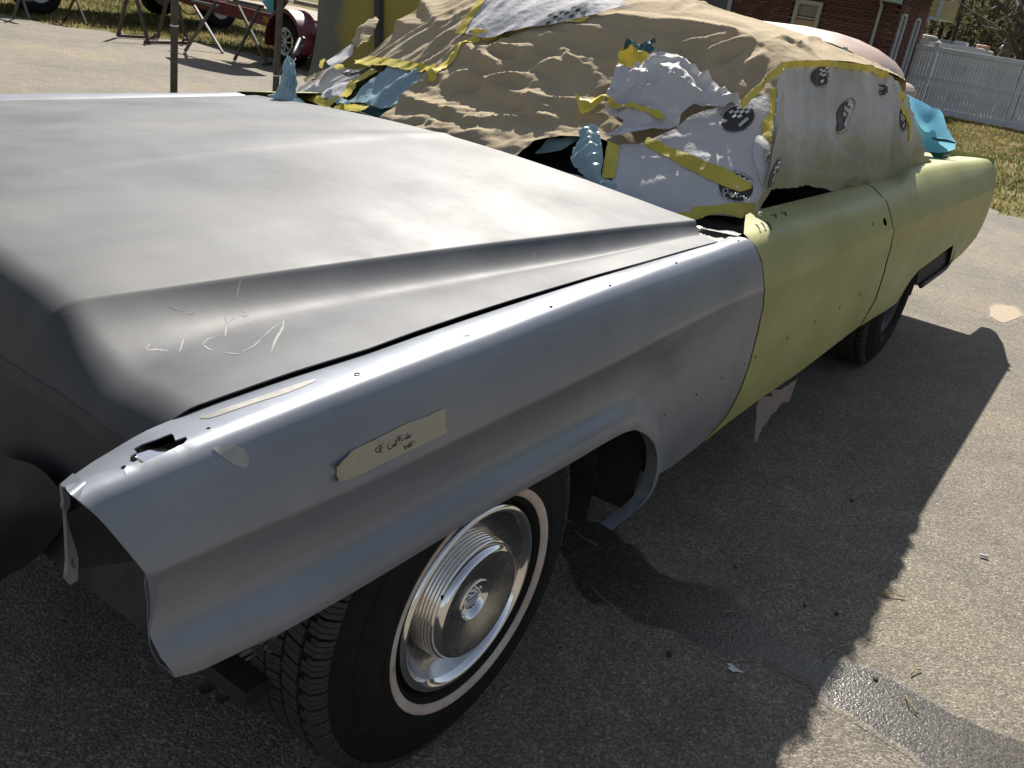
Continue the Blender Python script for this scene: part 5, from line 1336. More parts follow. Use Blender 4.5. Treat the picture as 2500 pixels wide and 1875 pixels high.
# ------------------------------------------------------------------ tape label on the near fender, rag under the door
lab = thing('tape_label', 'strip of aged masking tape with handwriting stuck on the near front fender', 'masking tape', tuple(FE.ev(FE.uv(955, 1080))[0]))
cl = lambda L: [(780 + .1537 * x, 960 + .1537 * y) for x, y in L]
lp = cl([(215, 1165), (300, 1085), (410, 1000), (480, 925), (560, 880), (700, 815), (800, 768), (1100, 620), (1400, 470), (1700, 365), (1990, 232), (1985, 330), (1998, 430), (1990, 540), (1995, 640), (1500, 870), (1000, 1110), (700, 1262), (540, 1345), (380, 1385), (252, 1405), (248, 1300), (262, 1262), (250, 1200)])
uv = FE.px2uv(spl(lp, 2, True)); V, F = cdt(uv, .005)
ptap = projn(FE.ev(V)); ptc = (ptap - [780, 960]) / .1537
creases = [[(850, 760), (1000, 755), (1190, 745), (1300, 735), (1500, 690), (1700, 640), (1930, 545)], [(1510, 500), (1650, 470), (1750, 440), (1860, 385)], [(300, 1100), (400, 1020), (520, 930), (620, 890), (680, 905)], [(350, 1300), (420, 1325), (560, 1290), (680, 1255)], [(290, 1120), (290, 1200), (310, 1270)], [(630, 1030), (680, 1020)]]
hgt = np.zeros(len(V))
for c in creases: hgt = np.maximum(hgt, .0035 * np.exp(-(segdist(ptc, c) / 22)**2))
hgt += .010 * smooth01((330 - ptc[:, 0]) / 120) * smooth01(abs(ptc[:, 1] - 1250) / 160)
mesh_obj('tape', FE.ev(V) + FE.nrm(V) * (.0012 + hgt)[:, None], F, M['oldtape'], lab)
L = [[(925, 868), (893, 870), (880, 905), (903, 935), (943, 925), (958, 888), (932, 893)], [(948, 905), (978, 942)], [(938, 798), (935, 840), (968, 838), (984, 862), (958, 885)], [(935, 800), (960, 812)], [(980, 797), (1006, 790)],
     [(1097, 800), (1068, 830), (1074, 866), (1100, 886), (1142, 866)], [(1172, 815), (1147, 826), (1152, 850), (1172, 840), (1176, 814), (1184, 842)], [(1207, 790), (1186, 800), (1192, 830), (1215, 818)], [(1178, 735), (1222, 812)],
     [(1232, 745), (1240, 676), (1290, 742)], [(1236, 722), (1276, 714)], [(1240, 752), (1272, 802)], [(1262, 760), (1285, 742)], [(1290, 664), (1328, 730)], [(1372, 664), (1345, 664), (1334, 692), (1350, 714), (1376, 700), (1372, 664), (1392, 706)], [(1384, 634), (1416, 690), (1442, 648)],
     [(1322, 828), (1366, 896)], [(1346, 862), (1405, 826)], [(1384, 842), (1424, 828), (1408, 808), (1388, 826), (1396, 856), (1428, 850)], [(1424, 780), (1456, 842)], [(1424, 780), (1468, 762)], [(1440, 810), (1466, 800)], [(1450, 768), (1492, 714)], [(1472, 738), (1506, 780)]]
g = MB()
for s_ in L:
    uvs = FE.px2uv([cl([p])[0] for p in s_]); uvs = spl(uvs, 4)
    pc = (projn(FE.ev(uvs)) - [780, 960]) / .1537; h = np.zeros(len(uvs))
    for c in creases: h = np.maximum(h, .0035 * np.exp(-(segdist(pc, c) / 22)**2))
    g.tube(FE.ev(uvs) + FE.nrm(uvs) * (.0014 + h)[:, None], .0007, 5)
g.build('lettering', M['ink'], lab, True)

rag = [onx(1650 + .4521 * x, 350 + .4521 * y, -.035) for x, y in [(455, 1385), (520, 1340), (600, 1290), (652, 1252), (640, 1330), (610, 1375), (570, 1400), (530, 1425), (505, 1460), (480, 1520), (440, 1580), (410, 1606), (425, 1540), (440, 1470), (440, 1430)]]
V, F = cdt([(p[1], p[2]) for p in rag], .012)
o = mesh_obj('hanging_rag', [(-.03 + .022 * fold(p[0] - p[1] * .4, p[1], 11, 2.5, 4.4, .2) - .01, p[0], p[1]) for p in V], F, M['rag']); solid(o, .002)
tag(o, 'torn brownish rag hanging from the sill under the door', 'rag')

# wiring, bracket and paper tag hanging below the nose
g = MB()
W3 = lambda px, py, y: ony(px, py, y)
for pts, r in (([(535, 1640), (590, 1600), (640, 1570), (680, 1520), (690, 1480)], .004), ([(540, 1650), (600, 1612), (655, 1575), (688, 1530), (700, 1490)], .003), ([(600, 1535), (630, 1565), (675, 1605), (690, 1620)], .0025), ([(545, 1650), (560, 1640), (610, 1605)], .002)):
    g.tube(spl([W3(a, b, -.35) for a, b in pts], 4), r, 6)
g.build('wiring_loom', M['wire'], car, True)
g = MB(); g.tube([W3(640, 1520, -.28), W3(645, 1580, -.28), W3(649, 1645, -.28)], .012, 8); g.build('tie_strut', M['brushed'], car, True)
g = MB(); g.tube(spl([W3(500, 1680, -.36), W3(530, 1660, -.36), W3(548, 1690, -.36), W3(540, 1700, -.36)], 3), .012, 7); g.build('wire_plug', M['black'], car, True)
A = [W3(a, b, -.30) for a, b in ((626, 1684), (668, 1648), (680, 1660), (652, 1692))]
solid(mesh_obj('paper_tag', A, [(0, 1, 2, 3)], M['oldtape'], car, False), .001)
# ------------------------------------------------------------------ background: posts, stands, trailer, truck (left)
def post(px, base_py, r, label, extra=None):
    b = onz(px, base_py); t = thing('canopy_post', label, 'post', tuple(b), 0, 'bare steel canopy posts')
    g = MB(); g.tube([b, b + [0, 0, 1.3], b + [0, 0, 2.6]], r, 14); g.build('tube', M['post'], t, True)
    g = MB(); g.box(b + np.array([0, 0, .006]), (.16, .16, .012)); g.build('foot_plate', M['post'], t)
    return t, b
t1, b1 = post(424, 262, .031, 'leftmost steel canopy post behind the hood')
t2, b2_ = post(671, 258, .031, 'steel canopy post just left of the windscreen corner')
t3, b3_ = post(866, 236, .031, 'steel canopy post against the big grey and yellow panel')
def band_on(t, b, px, py, r, m):
    d = ray(px, py); k = (b[1] - CAM[1]) / d[1]; z = CAM[2] + k * d[2]
    g = MB(); g.lathe([(-.006, r + .001), (-.006, r + .004), (.006, r + .004), (.006, r + .001)], 16, 'z', (b[0], b[1], z)); g.build('wire_tie', m, t, True); return z
band_on(t1, b1, 424, 62, .031, M['chrome']); zt_ = band_on(t2, b2_, 671, 183, .031, M['chrome'])
g = MB(); p0 = np.array([b2_[0] + .03, b2_[1], zt_]); p1 = ony(722, 143, b2_[1]); g.tube(spl([p0, (p0 + p1) / 2 - [0, 0, .03], p1], 5), .005, 5); g.build('tie_string', M['whiteink'], t2, True)

def legs(t, L, w, m, nm='leg'):
    for (fx, fy), (tx, ty) in L:
        a = onz(fx, fy); b = ony(tx, ty, a[1]); g = MB(); g.bar(a + np.array([0, 0, w / 2]), b, w); g.build(nm, m, t)
st = thing('work_stand', 'pale A-shaped work stand beside the truck tyre', 'work stand', tuple(onz(50, 50)), 0, 'metal work stands')
legs(st, [((31, 49), (47, -6)), ((72, 51), (54, -6))], .028, M['post'])
g = MB(); a = ony(50, -6, onz(50, 50)[1]); g.box(a, (.5, .06, .04)); g.build('top_bar', M['post'], st)
st = thing('work_stand', 'narrow brown A-shaped work stand at the edge of the grass', 'work stand', tuple(onz(185, 60)), 0, 'metal work stands')
legs(st, [((158, 53), (182, -6)), ((211, 62), (184, -6))], .026, M['rustpipe'])
g = MB(); g.bar(onz(146, 57), onz(158, 51) + np.array([0, 0, .03]), .024); g.build('foot', M['rustpipe'], st)
g = MB(); a = ony(183, -8, onz(185, 60)[1]); g.box(a, (.4, .06, .04)); g.build('top_bar', M['rustpipe'], st)
st = thing('work_stand', 'rusty steel stand with a rectangular floor frame and corner braces', 'work stand', tuple(onz(370, 100)), 0, 'metal work stands')
legs(st, [((288, 92), (310, -8)), ((362, 108), (332, -8)), ((384, 97), (410, -8)), ((458, 109), (428, -8))], .036, M['rustpipe'])
for a, b in (((288, 93), (384, 98)), ((362, 109), (458, 110)), ((362, 109), (384, 98))):
    g = MB(); g.bar(onz(*a) + np.array([0, 0, .03]), onz(*b) + np.array([0, 0, .03]), .036); g.build('floor_rail', M['rustpipe'], st)
for a, b in (((293, 76), (303, 91)), ((365, 92), (352, 108)), ((382, 82), (368, 101)), ((452, 92), (444, 110))):
    p_ = onz(*b); g = MB(); g.bar(ony(*a, p_[1]), p_ + np.array([0, 0, .02]), .024); g.build('brace', M['rustpipe'], st)
st = thing('work_stand', 'folding work stand with crossed grey legs under the pale blue panel', 'work stand', tuple(onz(555, 142)), 0, 'metal work stands')
legs(st, [((452, 128), (527, 4)), ((544, 132), (474, 14)), ((572, 150), (634, 16)), ((652, 158), (582, 14))], .030, M['post'])
g = MB(); g.bar(onz(640, 161) + np.array([0, 0, .02]), onz(662, 157) + np.array([0, 0, .02]), .028); g.build('foot', M['post'], st)
yst = onz(555, 142)[1]
for px in (500, 606):
    a = ony(px, 9, yst); g = MB(); g.bar(a + [-.28, 0, 0], a + [.28, 0, 0], .035); g.build('top_bar', M['post'], st)
pn = thing('car_panel', 'pale blue curved car panel lying across the folding stand', 'car panel', tuple(ony(590, 0, yst)))
g = MB(); c0 = ony(600, -22, yst); rows = []
for u in np.linspace(-1, 1, 17):
    rows.append([c0 + np.array([u * .62, v * .40 * (1 - .35 * u * u), .06 * (1 - v * v) - .05 * u * u - .02 + .02]) for v in np.linspace(-1, 1, 11)])
g.grid(np.array(rows)); solid(g.build('panel_skin', M['paleblue'], pn, True), .012)
tc = thing('dark_cloth', 'dark teal cloth hanging to a point above the trailer wheel', 'cloth', tuple(at(668, 20, 12.2)))
P_ = [at(*q_, 12.2) for q_ in ((612, -30), (640, 4), (668, 45), (694, 20), (722, -20))]
V_ = [P_[0], P_[1], P_[2], P_[3], P_[4], at(668, -40, 11.9)]
g = MB(); g.add(V_, [(0, 1, 5), (1, 2, 5)]); g.build('fold', M['teal'], tc)
g = MB(); g.add(V_, [(2, 3, 5), (3, 4, 5)]); g.build('fold', M['black'], tc)

# red trailer
g0, g1 = onz(432, 74), onz(760, 172)
ax = (g1 - g0); Lr = np.linalg.norm(ax); ax /= Lr; pr = np.array([-ax[1], ax[0], 0])
if pr[1] < 0: pr = -pr
tr = thing('red_trailer', 'dark red flatbed trailer with a spoked steel wheel and yellow number', 'trailer', tuple(g0 + ax * Lr * .8 + pr * .8))
def TP(a, b, z): return g0 + ax * a + pr * b + np.array([0, 0, z])
def rail(b, nm):
    m_ = MB(); V = []
    for a, z0, z1 in ((-.2, .44, .54), (.5, .41, .56), (1.1, .40, .575), (Lr + 2.4, .41, .585)):
        for db, z in ((0, z0), (0, z1), (.07, z1), (.07, z0)): V.append(TP(a, b + db, z))
    F = []
    for i in range(3):
        for j in range(4): F.append((i * 4 + j, i * 4 + (j + 1) % 4, i * 4 + 4 + (j + 1) % 4, i * 4 + 4 + j))
    F += [(3, 2, 1, 0), (12, 13, 14, 15)]
    m_.add(V, F); return bevel(m_.build(nm, M['redpaint'], tr), .008)
rail0 = rail(0, 'side_rail'); rail(1.5, 'side_rail')
wa = Lr * .80 + .50
for k in range(5):
    g = MB(); g.bar(TP(.9 + k * 1.0, .06, .52), TP(.9 + k * 1.0, 1.5, .52), .06, .08); g.build('cross_member', M['redpaint'], tr)
for k in range(7):
    g = MB(); g.bar(TP(1.0, .16 + k * .2, .605), TP(Lr + 2.3, .16 + k * .2, .605), .18, .035); g.build('deck_plank', M['plank'], tr)
for b in (-.16, 1.72):
    w = MB(); c = TP(wa, b, .31)
    w.lathe([(-.10, .17), (-.115, .22), (-.11, .27), (-.08, .305), (0, .312), (.08, .305), (.11, .27), (.115, .22), (.10, .17)], 36, 'y', (0, 0, 0))
    tyre = w.build('wheel', M['rubber'], None, True); tyre.location = c; tyre.rotation_euler = (0, 0, math.atan2(ax[1], ax[0])); tyre.parent = tr; tyre.matrix_parent_inverse = tr.matrix_basis.inverted()
    w = MB(); w.lathe([(-.112, .178), (-.118, .172), (-.10, .155), (-.095, .13)], 36, 'y'); w.lathe([(-.112, .05), (-.118, .03), (-.118, .001)], 20, 'y')
    for k in range(8):
        a_ = 2 * math.pi * k / 8; w.bar((.045 * math.cos(a_), -.105, .045 * math.sin(a_)), (.135 * math.cos(a_), -.098, .135 * math.sin(a_)), .035, .02)
    rim_ = w.build('rim', M['rimwhite'], None, True); rim_.parent = tyre
    f_ = MB(); rows = []
    for t_ in np.linspace(-.25, math.pi + .25, 22):
        p = TP(wa + .42 * math.cos(t_), b, .31 + .40 * math.sin(t_)); rows.append([p - pr * .14, p + pr * .14, p + pr * .15 - np.array([0, 0, .03])])
        rows[-1] = [p - pr * .15 - np.array([0, 0, .05]) , p - pr * .145, p + pr * .14, p + pr * .15 - np.array([0, 0, .03])]
    f_.grid(np.array(rows)); solid(f_.build('wheel_guard', M['redpaint'], tr, True), .008)
g = MB(); g.box(TP(wa + .05, .05, .80), (.5, .12, .05)); g.build('guard_step', M['plank'], tr)
g = MB(); g.bar(TP(-.2, .1, .50), TP(-1.4, .75, .47), .07, .09); g.bar(TP(-.2, 1.45, .50), TP(-1.4, .78, .47), .07, .09); g.build('tongue', M['redpaint'], tr)
g = MB()
cp = spl([ony(438, 12, g0[1]), ony(444, 24, g0[1]), ony(458, 34, g0[1]), ony(474, 34, g0[1]), ony(484, 26, g0[1])], 6)
for i in range(len(cp) - 1): g.bar(cp[i], cp[i] + (cp[i + 1] - cp[i]) * .8, .018, .010 + .012 * (i % 2))
g.build('safety_chain', M['rustpipe'], tr)
cu = bpy.data.curves.new('lettering', 'FONT'); cu.body = '7000#'; cu.size = .115; cu.extrude = .002
to = bpy.data.objects.new('lettering', cu); COL.objects.link(to)
me = bpy.data.meshes.new_from_object(to.evaluated_get(bpy.context.evaluated_depsgraph_get())); bpy.data.objects.remove(to); bpy.data.curves.remove(cu)
ta = float((onp(640, 62, pr, (g0 - pr * .012) @ pr) - g0) @ ax)
for v in me.vertices:
    q_ = TP(ta + v.co.x * .95, -.008, .445 + v.co.y) - pr * v.co.z; v.co = q_
me.materials.clear(); me.materials.append(M['yellowpaint']); lo_ = bpy.data.objects.new('lettering', me); link(lo_, rail0)

# old pickup at the far left
pk = thing('pickup_truck', 'old tan pickup truck cut off at the top left corner', 'truck', tuple(onz(64, 34)))
c = onz(64, 33.5); tx, ty = c[0], c[1]
for dx, dy in ((0, .12), (-1.62, .12), (0, 3.3), (-1.62, 3.3)):
    w = MB(); w.lathe([(-.11, .19), (-.13, .26), (-.12, .32), (-.09, .352), (0, .36), (.09, .352), (.12, .32), (.13, .26), (.11, .19)], 36, 'x', (tx - .02 + dx, ty + dy + .05, .36)); wl = w.build('wheel', M['rubber'], pk, True)
    w = MB(); w.lathe([(.105, .19), (.09, .12), (.11, .06), (.11, .001)], 24, 'x', (tx - .02 + dx, ty + dy + .05, .36)); w.build('rim', M['rimwhite'], wl, True)
g = MB(); g.box((tx - .78, ty - .70, .52), (1.98, .14, .16)); bevel(g.build('bumper', M['dustytan'], pk), .03)
g = MB(); g.box((tx - .8, ty + .75, .92), (1.9, 2.7, .62)); bevel(g.build('cargo_bed', M['dustytan'], pk), .05)
g = MB(); g.box((tx - .8, ty + 2.9, 1.25), (1.85, 1.6, 1.2)); bevel(g.build('cab', M['dustytan'], pk), .12, 3)
g = MB(); g.box((tx - .8, ty + 4.4, .92), (1.85, 1.5, .62)); bevel(g.build('engine_cover', M['dustytan'], pk), .08, 3)
g = MB(); g.box((tx - .8, ty + 2.08, 1.5), (1.4, .02, .45)); g.build('rear_window', M['glass'], pk)
g = MB(); g.box((tx - .8, ty + 1.6, .45), (.9, 5.0, .12)); g.build('chassis', M['dark'], pk)

# tall grey panel with yellow overspray standing beside the far side of the car
gp = thing('car_panel', 'tall grey car panel with yellow overspray standing beyond the windscreen', 'car panel', tuple(onz(760, 205)))
yg = onz(720, 204)[1]
pl = [(768, -60), (765, 0), (763, 60), (757, 100), (745, 135), (727, 165), (700, 193), (720, 196), (760, 197), (850, 206), (990, 212), (990, -60)]
A = [ony(px, py, yg) for px, py in pl]; V, F = cdt([(p[0], p[2]) for p in A], .06)
x0 = A[1][0]
def pany(x): return yg + .22 * ((x - x0 - .35) / .6)**2 - .05 * math.sin((x - x0) * 9) * .3
solid(mesh_obj('panel_skin', [(p[0], pany(p[0]), p[1]) for p in V], F, M['overspray'], gp), .01)
g = MB(); p0, p1 = ony(925, -60, yg + .1), ony(925, 215, yg + .1); g.bar(p0, p1, .07); g.build('edge_bar', M['black'], gp)
pb = thing('prop_rod', 'black prop rod with a blue grip leaning beside the grey panel', 'rod', tuple(onz(692, 191)))
a, b = onz(690, 192), ony(742, 92, onz(690, 192)[1]); g = MB(); g.tube([a, b], .022, 8); g.build('rod', M['black'], pb, True)
m0 = a + (b - a) * .62; m1 = a + (b - a) * .84; g = MB(); g.tube([m0, m1], .032, 8); g.build('grip', M['bluegrey'], pb, True)

# ------------------------------------------------------------------ brick house, fence, campers, old car (right)
HC = at(2174, 100, 24.5); hx, hy = HC[0], HC[1]
house = thing('brick_house', 'dark red brick house with cream window frames and a downspout at its corner', 'house', (hx - 5, hy + 4, 0))
xl = hx - 13.0
ye = float(onx(2261, 60, hx)[1])
g = MB(); g.box(((hx + xl) / 2 - .06, (hy + ye) / 2 + .06, 1.55), (hx - xl - .12 + .0, ye - hy - .12, 3.1)); g.build('wall', M['mortar'], house)
def winrect(q, yy): 
    P_ = [ony(px, py, yy) for px, py in q]; return min(p[0] for p in P_), max(p[0] for p in P_), min(p[2] for p in P_), max(p[2] for p in P_)
w1 = winrect([(1946, 1), (2012, 7)], hy); w1 = (w1[0], w1[1], 1.15, w1[3])
w2 = (float(ony(1712, 0, hy)[0]), float(ony(1790, 0, hy)[0]), 1.3, 3.02)
wins = [w1, w2]
bk = [bpy.data.meshes.new('brick') for _ in range(6)]
for i, me in enumerate(bk):
    m_ = MB(); m_.box((0, 0, 0), (.205 - .004 * (i % 2), .05, .060)); me.from_pydata(m_.v, [], m_.f); me.materials.append(M['brick%d' % (i % 3)])
spots = []
nz = int(2.4 / .0727)
for k in range(nz):
    z = .75 + k * .0727
    n = int((hx - xl) / .215)
    for i in range(n):
        x = hx - .1025 - i * .215 - (.1075 if k % 2 else 0)
        if any(a - .09 < x < b + .09 and c_ - .03 < z < d_ + .06 for a, b, c_, d_ in wins): continue
        spots.append((x, hy, z, 0))
spots2 = []
sl = [(float(onx(2201, 42, hx)[1]), float(onx(2207, 42, hx)[1])), (float(onx(2232, 60, hx)[1]), float(onx(2238, 60, hx)[1]))]
for k in range(nz):
    z = .75 + k * .0727
    for i in range(int((ye - hy) / .215)):
        y = hy + .1025 + i * .215 + (.1075 if k % 2 else 0)
        if any(a - .1 < y < b + .35 and .9 < z < 2.45 for a, b in sl): continue
        spots2.append((hx, y, z, math.pi / 2))
vis = [s_ for s_ in spots if 1.35 < s_[2] and s_[0] > hx - 5.2]
vis.sort(key=lambda s_: -s_[0]); vis = vis[:290]; vset = set(vis)
for i, s_ in enumerate(vis):
    o = bpy.data.objects.new('brick', bk[(i * 7 + int(s_[2] * 31)) % 6]); o.location = (s_[0], s_[1] - .004 + .003 * math.sin(i * 5.1), s_[2]); link(o, house)
rest = [s_ for s_ in spots if s_ not in vset] + spots2
g = MB()
for i, s_ in enumerate(rest):
    g.cur = (i * 7 + int(s_[2] * 31)) % 3
    g.box((s_[0], s_[1] - .004 * (s_[3] == 0), s_[2]), (.203, .05, .060) if s_[3] == 0 else (.05, .203, .060))
o = g.build('brick_courses', [M['brick0'], M['brick1'], M['brick2']], house); o['kind'] = 'stuff'
for (a, b, c_, d_), blind in ((w1, True), (w2, False)):
    f_ = MB(); t_ = .11
    for cx, cz, sx, sz in (((a + b) / 2, d_ - t_ / 2, b - a, t_), ((a + b) / 2, c_ + t_ / 2, b - a, t_), (a + t_ / 2, (c_ + d_) / 2, t_, d_ - c_ - 2 * t_), (b - t_ / 2, (c_ + d_) / 2, t_, d_ - c_ - 2 * t_)):
        f_.box((cx, hy - .02, cz), (sx, .10, sz))
    wf = f_.build('window', M['cream' if blind else 'greyframe'], house)
    zm = (c_ + d_) / 2 + .18
    g = MB(); g.box(((a + b) / 2, hy + .02, (zm + d_) / 2), (b - a - .2, .02, d_ - zm - .1)); g.build('pane', M['panegrey' if blind else 'panegreen'], wf)
    g = MB(); g.box(((a + b) / 2, hy + .012, (zm + c_) / 2), (b - a - .2, .02, zm - c_ - .1)); g.build('pane', M['blind' if blind else 'panegreen'], wf)
    g = MB(); g.box(((a + b) / 2, hy + .0, zm), (b - a - .2, .05, .05)); g.build('sash', M['cream' if blind else 'greyframe'], wf)
for a, b in sl:
    f_ = MB(); f_.box((hx + .015, a + .04, 1.65), (.06, .08, 1.5)); f_.box((hx + .015, b + .22, 1.65), (.06, .08, 1.5)); f_.box((hx + .015, (a + b) / 2 + .14, 2.42), (.06, .4, .06)); wf = f_.build('window', M['whitepaint'], house)
    g = MB(); g.box((hx - .01, (a + b) / 2 + .14, 1.65), (.02, .26, 1.46)); g.build('pane', M['glass'], wf)
    g = MB(); g.box((hx + .004, (a + b) / 2 + .14, 2.55), (.06, .62, .20)); g.build('lintel', M['brick2'], wf)
g = MB(); g.tube([ony(px, py, hy - .10) for px, py in ((2151, -4), (2153, 14), (2148, 30), (2127, 104), (2108, 168))], .045, 10); g.build('downspout', M['greyframe'], house, True)
ztop = float(ony(2160, 0, hy)[2])
g = MB(); g.box(((xl + hx) / 2 - .1, hy - .35, ztop + .34), (hx - xl + .9, .7, .05)); g.box(((xl + hx) / 2 - .1, hy - .70, ztop + .40), (hx - xl + .9, .04, .20)); g.build('eave', M['cream'], house)
g = MB(); q_ = ony(2168, 6, hy - .5); g.box((q_[0] + .04, hy - .38, q_[2] + .22), (.42, .66, .42)); bevel(g.build('gutter_end', M['greyblue'], house), .03)
g = MB(); zr_ = ztop + .4
g.add([(xl - .5, hy - .72, zr_), (hx + .45, hy - .72, zr_), (hx + .45, ye + .5, zr_), (xl - .5, ye + .5, zr_), (xl + 3, (hy + ye) / 2, zr_ + 2.2), (hx - 1.5, (hy + ye) / 2, zr_ + 2.2)], [(0, 1, 5, 4), (1, 2, 5), (2, 3, 4, 5), (3, 0, 4), (3, 2, 1, 0)])
g.build('roof', M['shingle'], house)
sd = thing('garden_shed', 'pale yellow sided shed wall with white corner trim behind the brick house', 'shed', tuple(np.array([*at(2276, 100, 36)[:2], 0])))
a = at(2258, 60, 36); b = at(2291, 60, 36); zt2 = at(2280, 42, 36)[2]
g = MB(); g.box(((a[0] + b[0]) / 2 - .8, a[1] + 1.5, zt2 + 1.2), (b[0] - a[0] + 1.6, 3, 2.4)); sw = g.build('siding', M['siding'], sd)
for k in range(12):
    g = MB(); g.box(((a[0] + b[0]) / 2 - .8, a[1] - .005, zt2 + .12 + k * .2), (b[0] - a[0] + 1.58, .03, .185)); g.build('board', M['siding'], sd)
g = MB(); g.box(((a[0] + b[0]) / 2 - .8, a[1] - .03, zt2 - .05), (b[0] - a[0] + 1.7, .1, .14)); g.box((b[0] - .04, a[1] - .05, zt2 + 1.2), (.14, .06, 2.4)); g.build('trim', M['greyblue'], sd)
g = MB(); g.box(((a[0] + b[0]) / 2 - .8, a[1] + 1.5, zt2 / 2 - .1), (.3, .3, zt2 - .1)); g.build('pier', M['mortar'], sd)

# white picket privacy fence
fy = 29.0
fence = thing('white_fence', 'tall white vinyl fence of narrow upright boards along the lawn', 'fence', (-2, fy, 0))
fx0 = float(ony(2184, 120, fy)[0]); pick = bpy.data.meshes.new('picket'); m_ = MB(); m_.box((0, 0, 0), (.078, .022, 1.62)); pick.from_pydata(m_.v, [], m_.f); pick.materials.append(M['whitepaint'])
x = fx0 + .12; i = 0
posts_x = [fx0, fx0 + 1.15, fx0 + 3.6, fx0 + 6.05, fx0 + 8.5]
xend = fx0 + 8.6
while x < xend:
    if min(abs(x - p) for p in posts_x) > .10:
        o = bpy.data.objects.new('picket', pick); o.location = (x, fy + .002 * math.sin(i * 3.3), .87); o.rotation_euler = (0, .004 * math.sin(i * 2.3), 0); link(o, fence); i += 1
    x += .0905
for p in posts_x:
    g = MB(); g.box((p, fy, .95), (.13, .13, 1.94 if p != fx0 else 2.1)); ps = g.build('fence_post', M['whitepaint'], fence); bevel(ps, .01)
    g = MB(); zt3 = .95 + (.97 if p != fx0 else 1.05); g.add([(p - .085, fy - .085, zt3), (p + .085, fy - .085, zt3), (p + .085, fy + .085, zt3), (p - .085, fy + .085, zt3), (p, fy, zt3 + .07)], [(0, 1, 4), (1, 2, 4), (2, 3, 4), (3, 0, 4), (3, 2, 1, 0)]); g.build('post_cap', M['whitepaint'], ps)
for a, b in zip(posts_x[:-1], posts_x[1:]):
    for z, h in ((1.74, .13), (.10, .16)):
        g = MB(); g.box(((a + b) / 2, fy - .02, z), (b - a - .13, .07, h)); bevel(g.build('rail', M['whitepaint'], fence), .008)
    g = MB(); g.box(((a + b) / 2, fy + .035, .95), (b - a - .13, .04, .09)); g.build('rail', M['whitepaint'], fence)

# camper trailers beyond the fence
def camper(px0, px1, pyt, dep, label, units):
    a = at(px0, pyt, dep); b = at(px1, pyt + (px1 - px0) * .17, dep); zt_ = (a[2] + b[2]) / 2
    t_ = thing('camper_trailer', label, 'camper', ((a[0] + b[0]) / 2, a[1] + 1.2, 0), 0, 'campers behind the fence')
    g = MB(); g.box(((a[0] + b[0]) / 2, a[1] + 1.2, (zt_ + .5) / 2), (b[0] - a[0], 2.3, zt_ - .5)); bevel(g.build('body', M['whitepaint'], t_), .08, 3)
    g = MB(); g.box(((a[0] + b[0]) / 2, a[1] + .03, zt_ - .55), (b[0] - a[0] - .3, .04, .06)); g.build('stripe', M['greyblue'], t_)
    for (ux, w, hh, mm) in units:
        u = at(ux, pyt + (ux - px0) * .17 - 4, dep); g = MB(); g.box((u[0], a[1] + .8, zt_ + hh / 2), (w, .7, hh)); bevel(g.build('roof_unit', M[mm], t_), .05, 2)
    for k in (-.5, .5):
        w_ = MB(); w_.lathe([(-.1, .1), (-.1, .33), (.1, .33), (.1, .1)], 20, 'y', ((a[0] + b[0]) / 2 + k, a[1] + .25, .33)); w_.build('wheel', M['rubber'], t_, True)
    g = MB(); g.box(((a[0] + b[0]) / 2 + .3, a[1] + .02, zt_ - .9), (.6, .06, .4)); g.build('window', M['glass'], t_)
camper(2246, 2300, 92, 38, 'white camper trailer closest to the house, seen over the fence', [(2262, .5, .16, 'whitepaint')])
camper(2268, 2418, 98, 36, 'long white camper trailer with roof vents behind the fence', [(2292, .8, .12, 'greyframe'), (2345, .45, .15, 'whitepaint'), (2404, .42, .14, 'orangecap')])
lp_ = thing('yard_light', 'small white yard light on a thin post right of the campers', 'lamp post', tuple(np.array([*at(2449, 150, 33)[:2], 0])))
a = at(2449, 122, 33); g = MB(); g.tube([(a[0], a[1], 0), (a[0], a[1], a[2])], .035, 8); g.build('post', M['greyframe'], lp_)
g = MB(); g.lathe([(0, .05), (.02, .15), (.10, .13), (.17, .06), (.19, .001)], 16, 'z', tuple(a)); g.build('lamp_head', M['whitepaint'], lp_, True)

# old tan car parked beyond the covered one: only its roof and side window show
oc = thing('old_sedan', 'faded tan old car with a rounded roof parked beyond the covered car', 'car', tuple(np.array([*at(2030, 150, 11.0)[:2], 0])))
yo = float(at(2030, 110, 11.0)[1]); xo = float(at(2165, 130, 11.0)[0]); zo = float(at(1960, 62, 11.0)[2])
def oR(u): return np.array([xo, yo, 0]) + np.array(u)
Wd = 2.2
rows = []
xr0, xr1 = xo - 2.6, xo
zsh = [(0, .0), (.06, .13), (.16, .24), (.35, .33), (.6, .40), (.85, .435), (1.2, .45), (1.8, .43), (2.2, .36), (2.5, .22), (2.62, .0)]
zb_ = zo - .45
for (u, h) in zsh:
    rows.append([(xo - u, yo + Wd * .4 + v * (Wd * .36) , zb_ + h * (1 - .25 * abs(v)**3) ) for v in np.linspace(-1, 1, 13)])
g = MB(); g.grid(np.array(rows)); solid(g.build('roof_skin', M['fadedtan'], oc, True), .01)
arc_ = [(xo - u - .015, yo + Wd * .04 - .004, zb_ + h * .75 - .02) for u, h in zsh]
g = MB(); g.tube(arc_, .018, 6); g.build('window_frame', M['greyblue'], oc, True)
g = MB(); n = len(arc_); g.add([(p[0], p[1] + .02, p[2]) for p in arc_] , [tuple(range(n))]); g.build('side_window', M['redglass'], oc)
g = MB(); g.box((xo - .42, yo + Wd * .04 - .006, zb_ + .12), (.05, .03, .34)); g.build('window_bar', M['greyblue'], oc)
g = MB(); g.box((xo - 1.75, yo + Wd * .4, zb_ - .34), (3.9, Wd * .78, .66)); bevel(g.build('body', M['fadedtan'], oc), .14, 4)
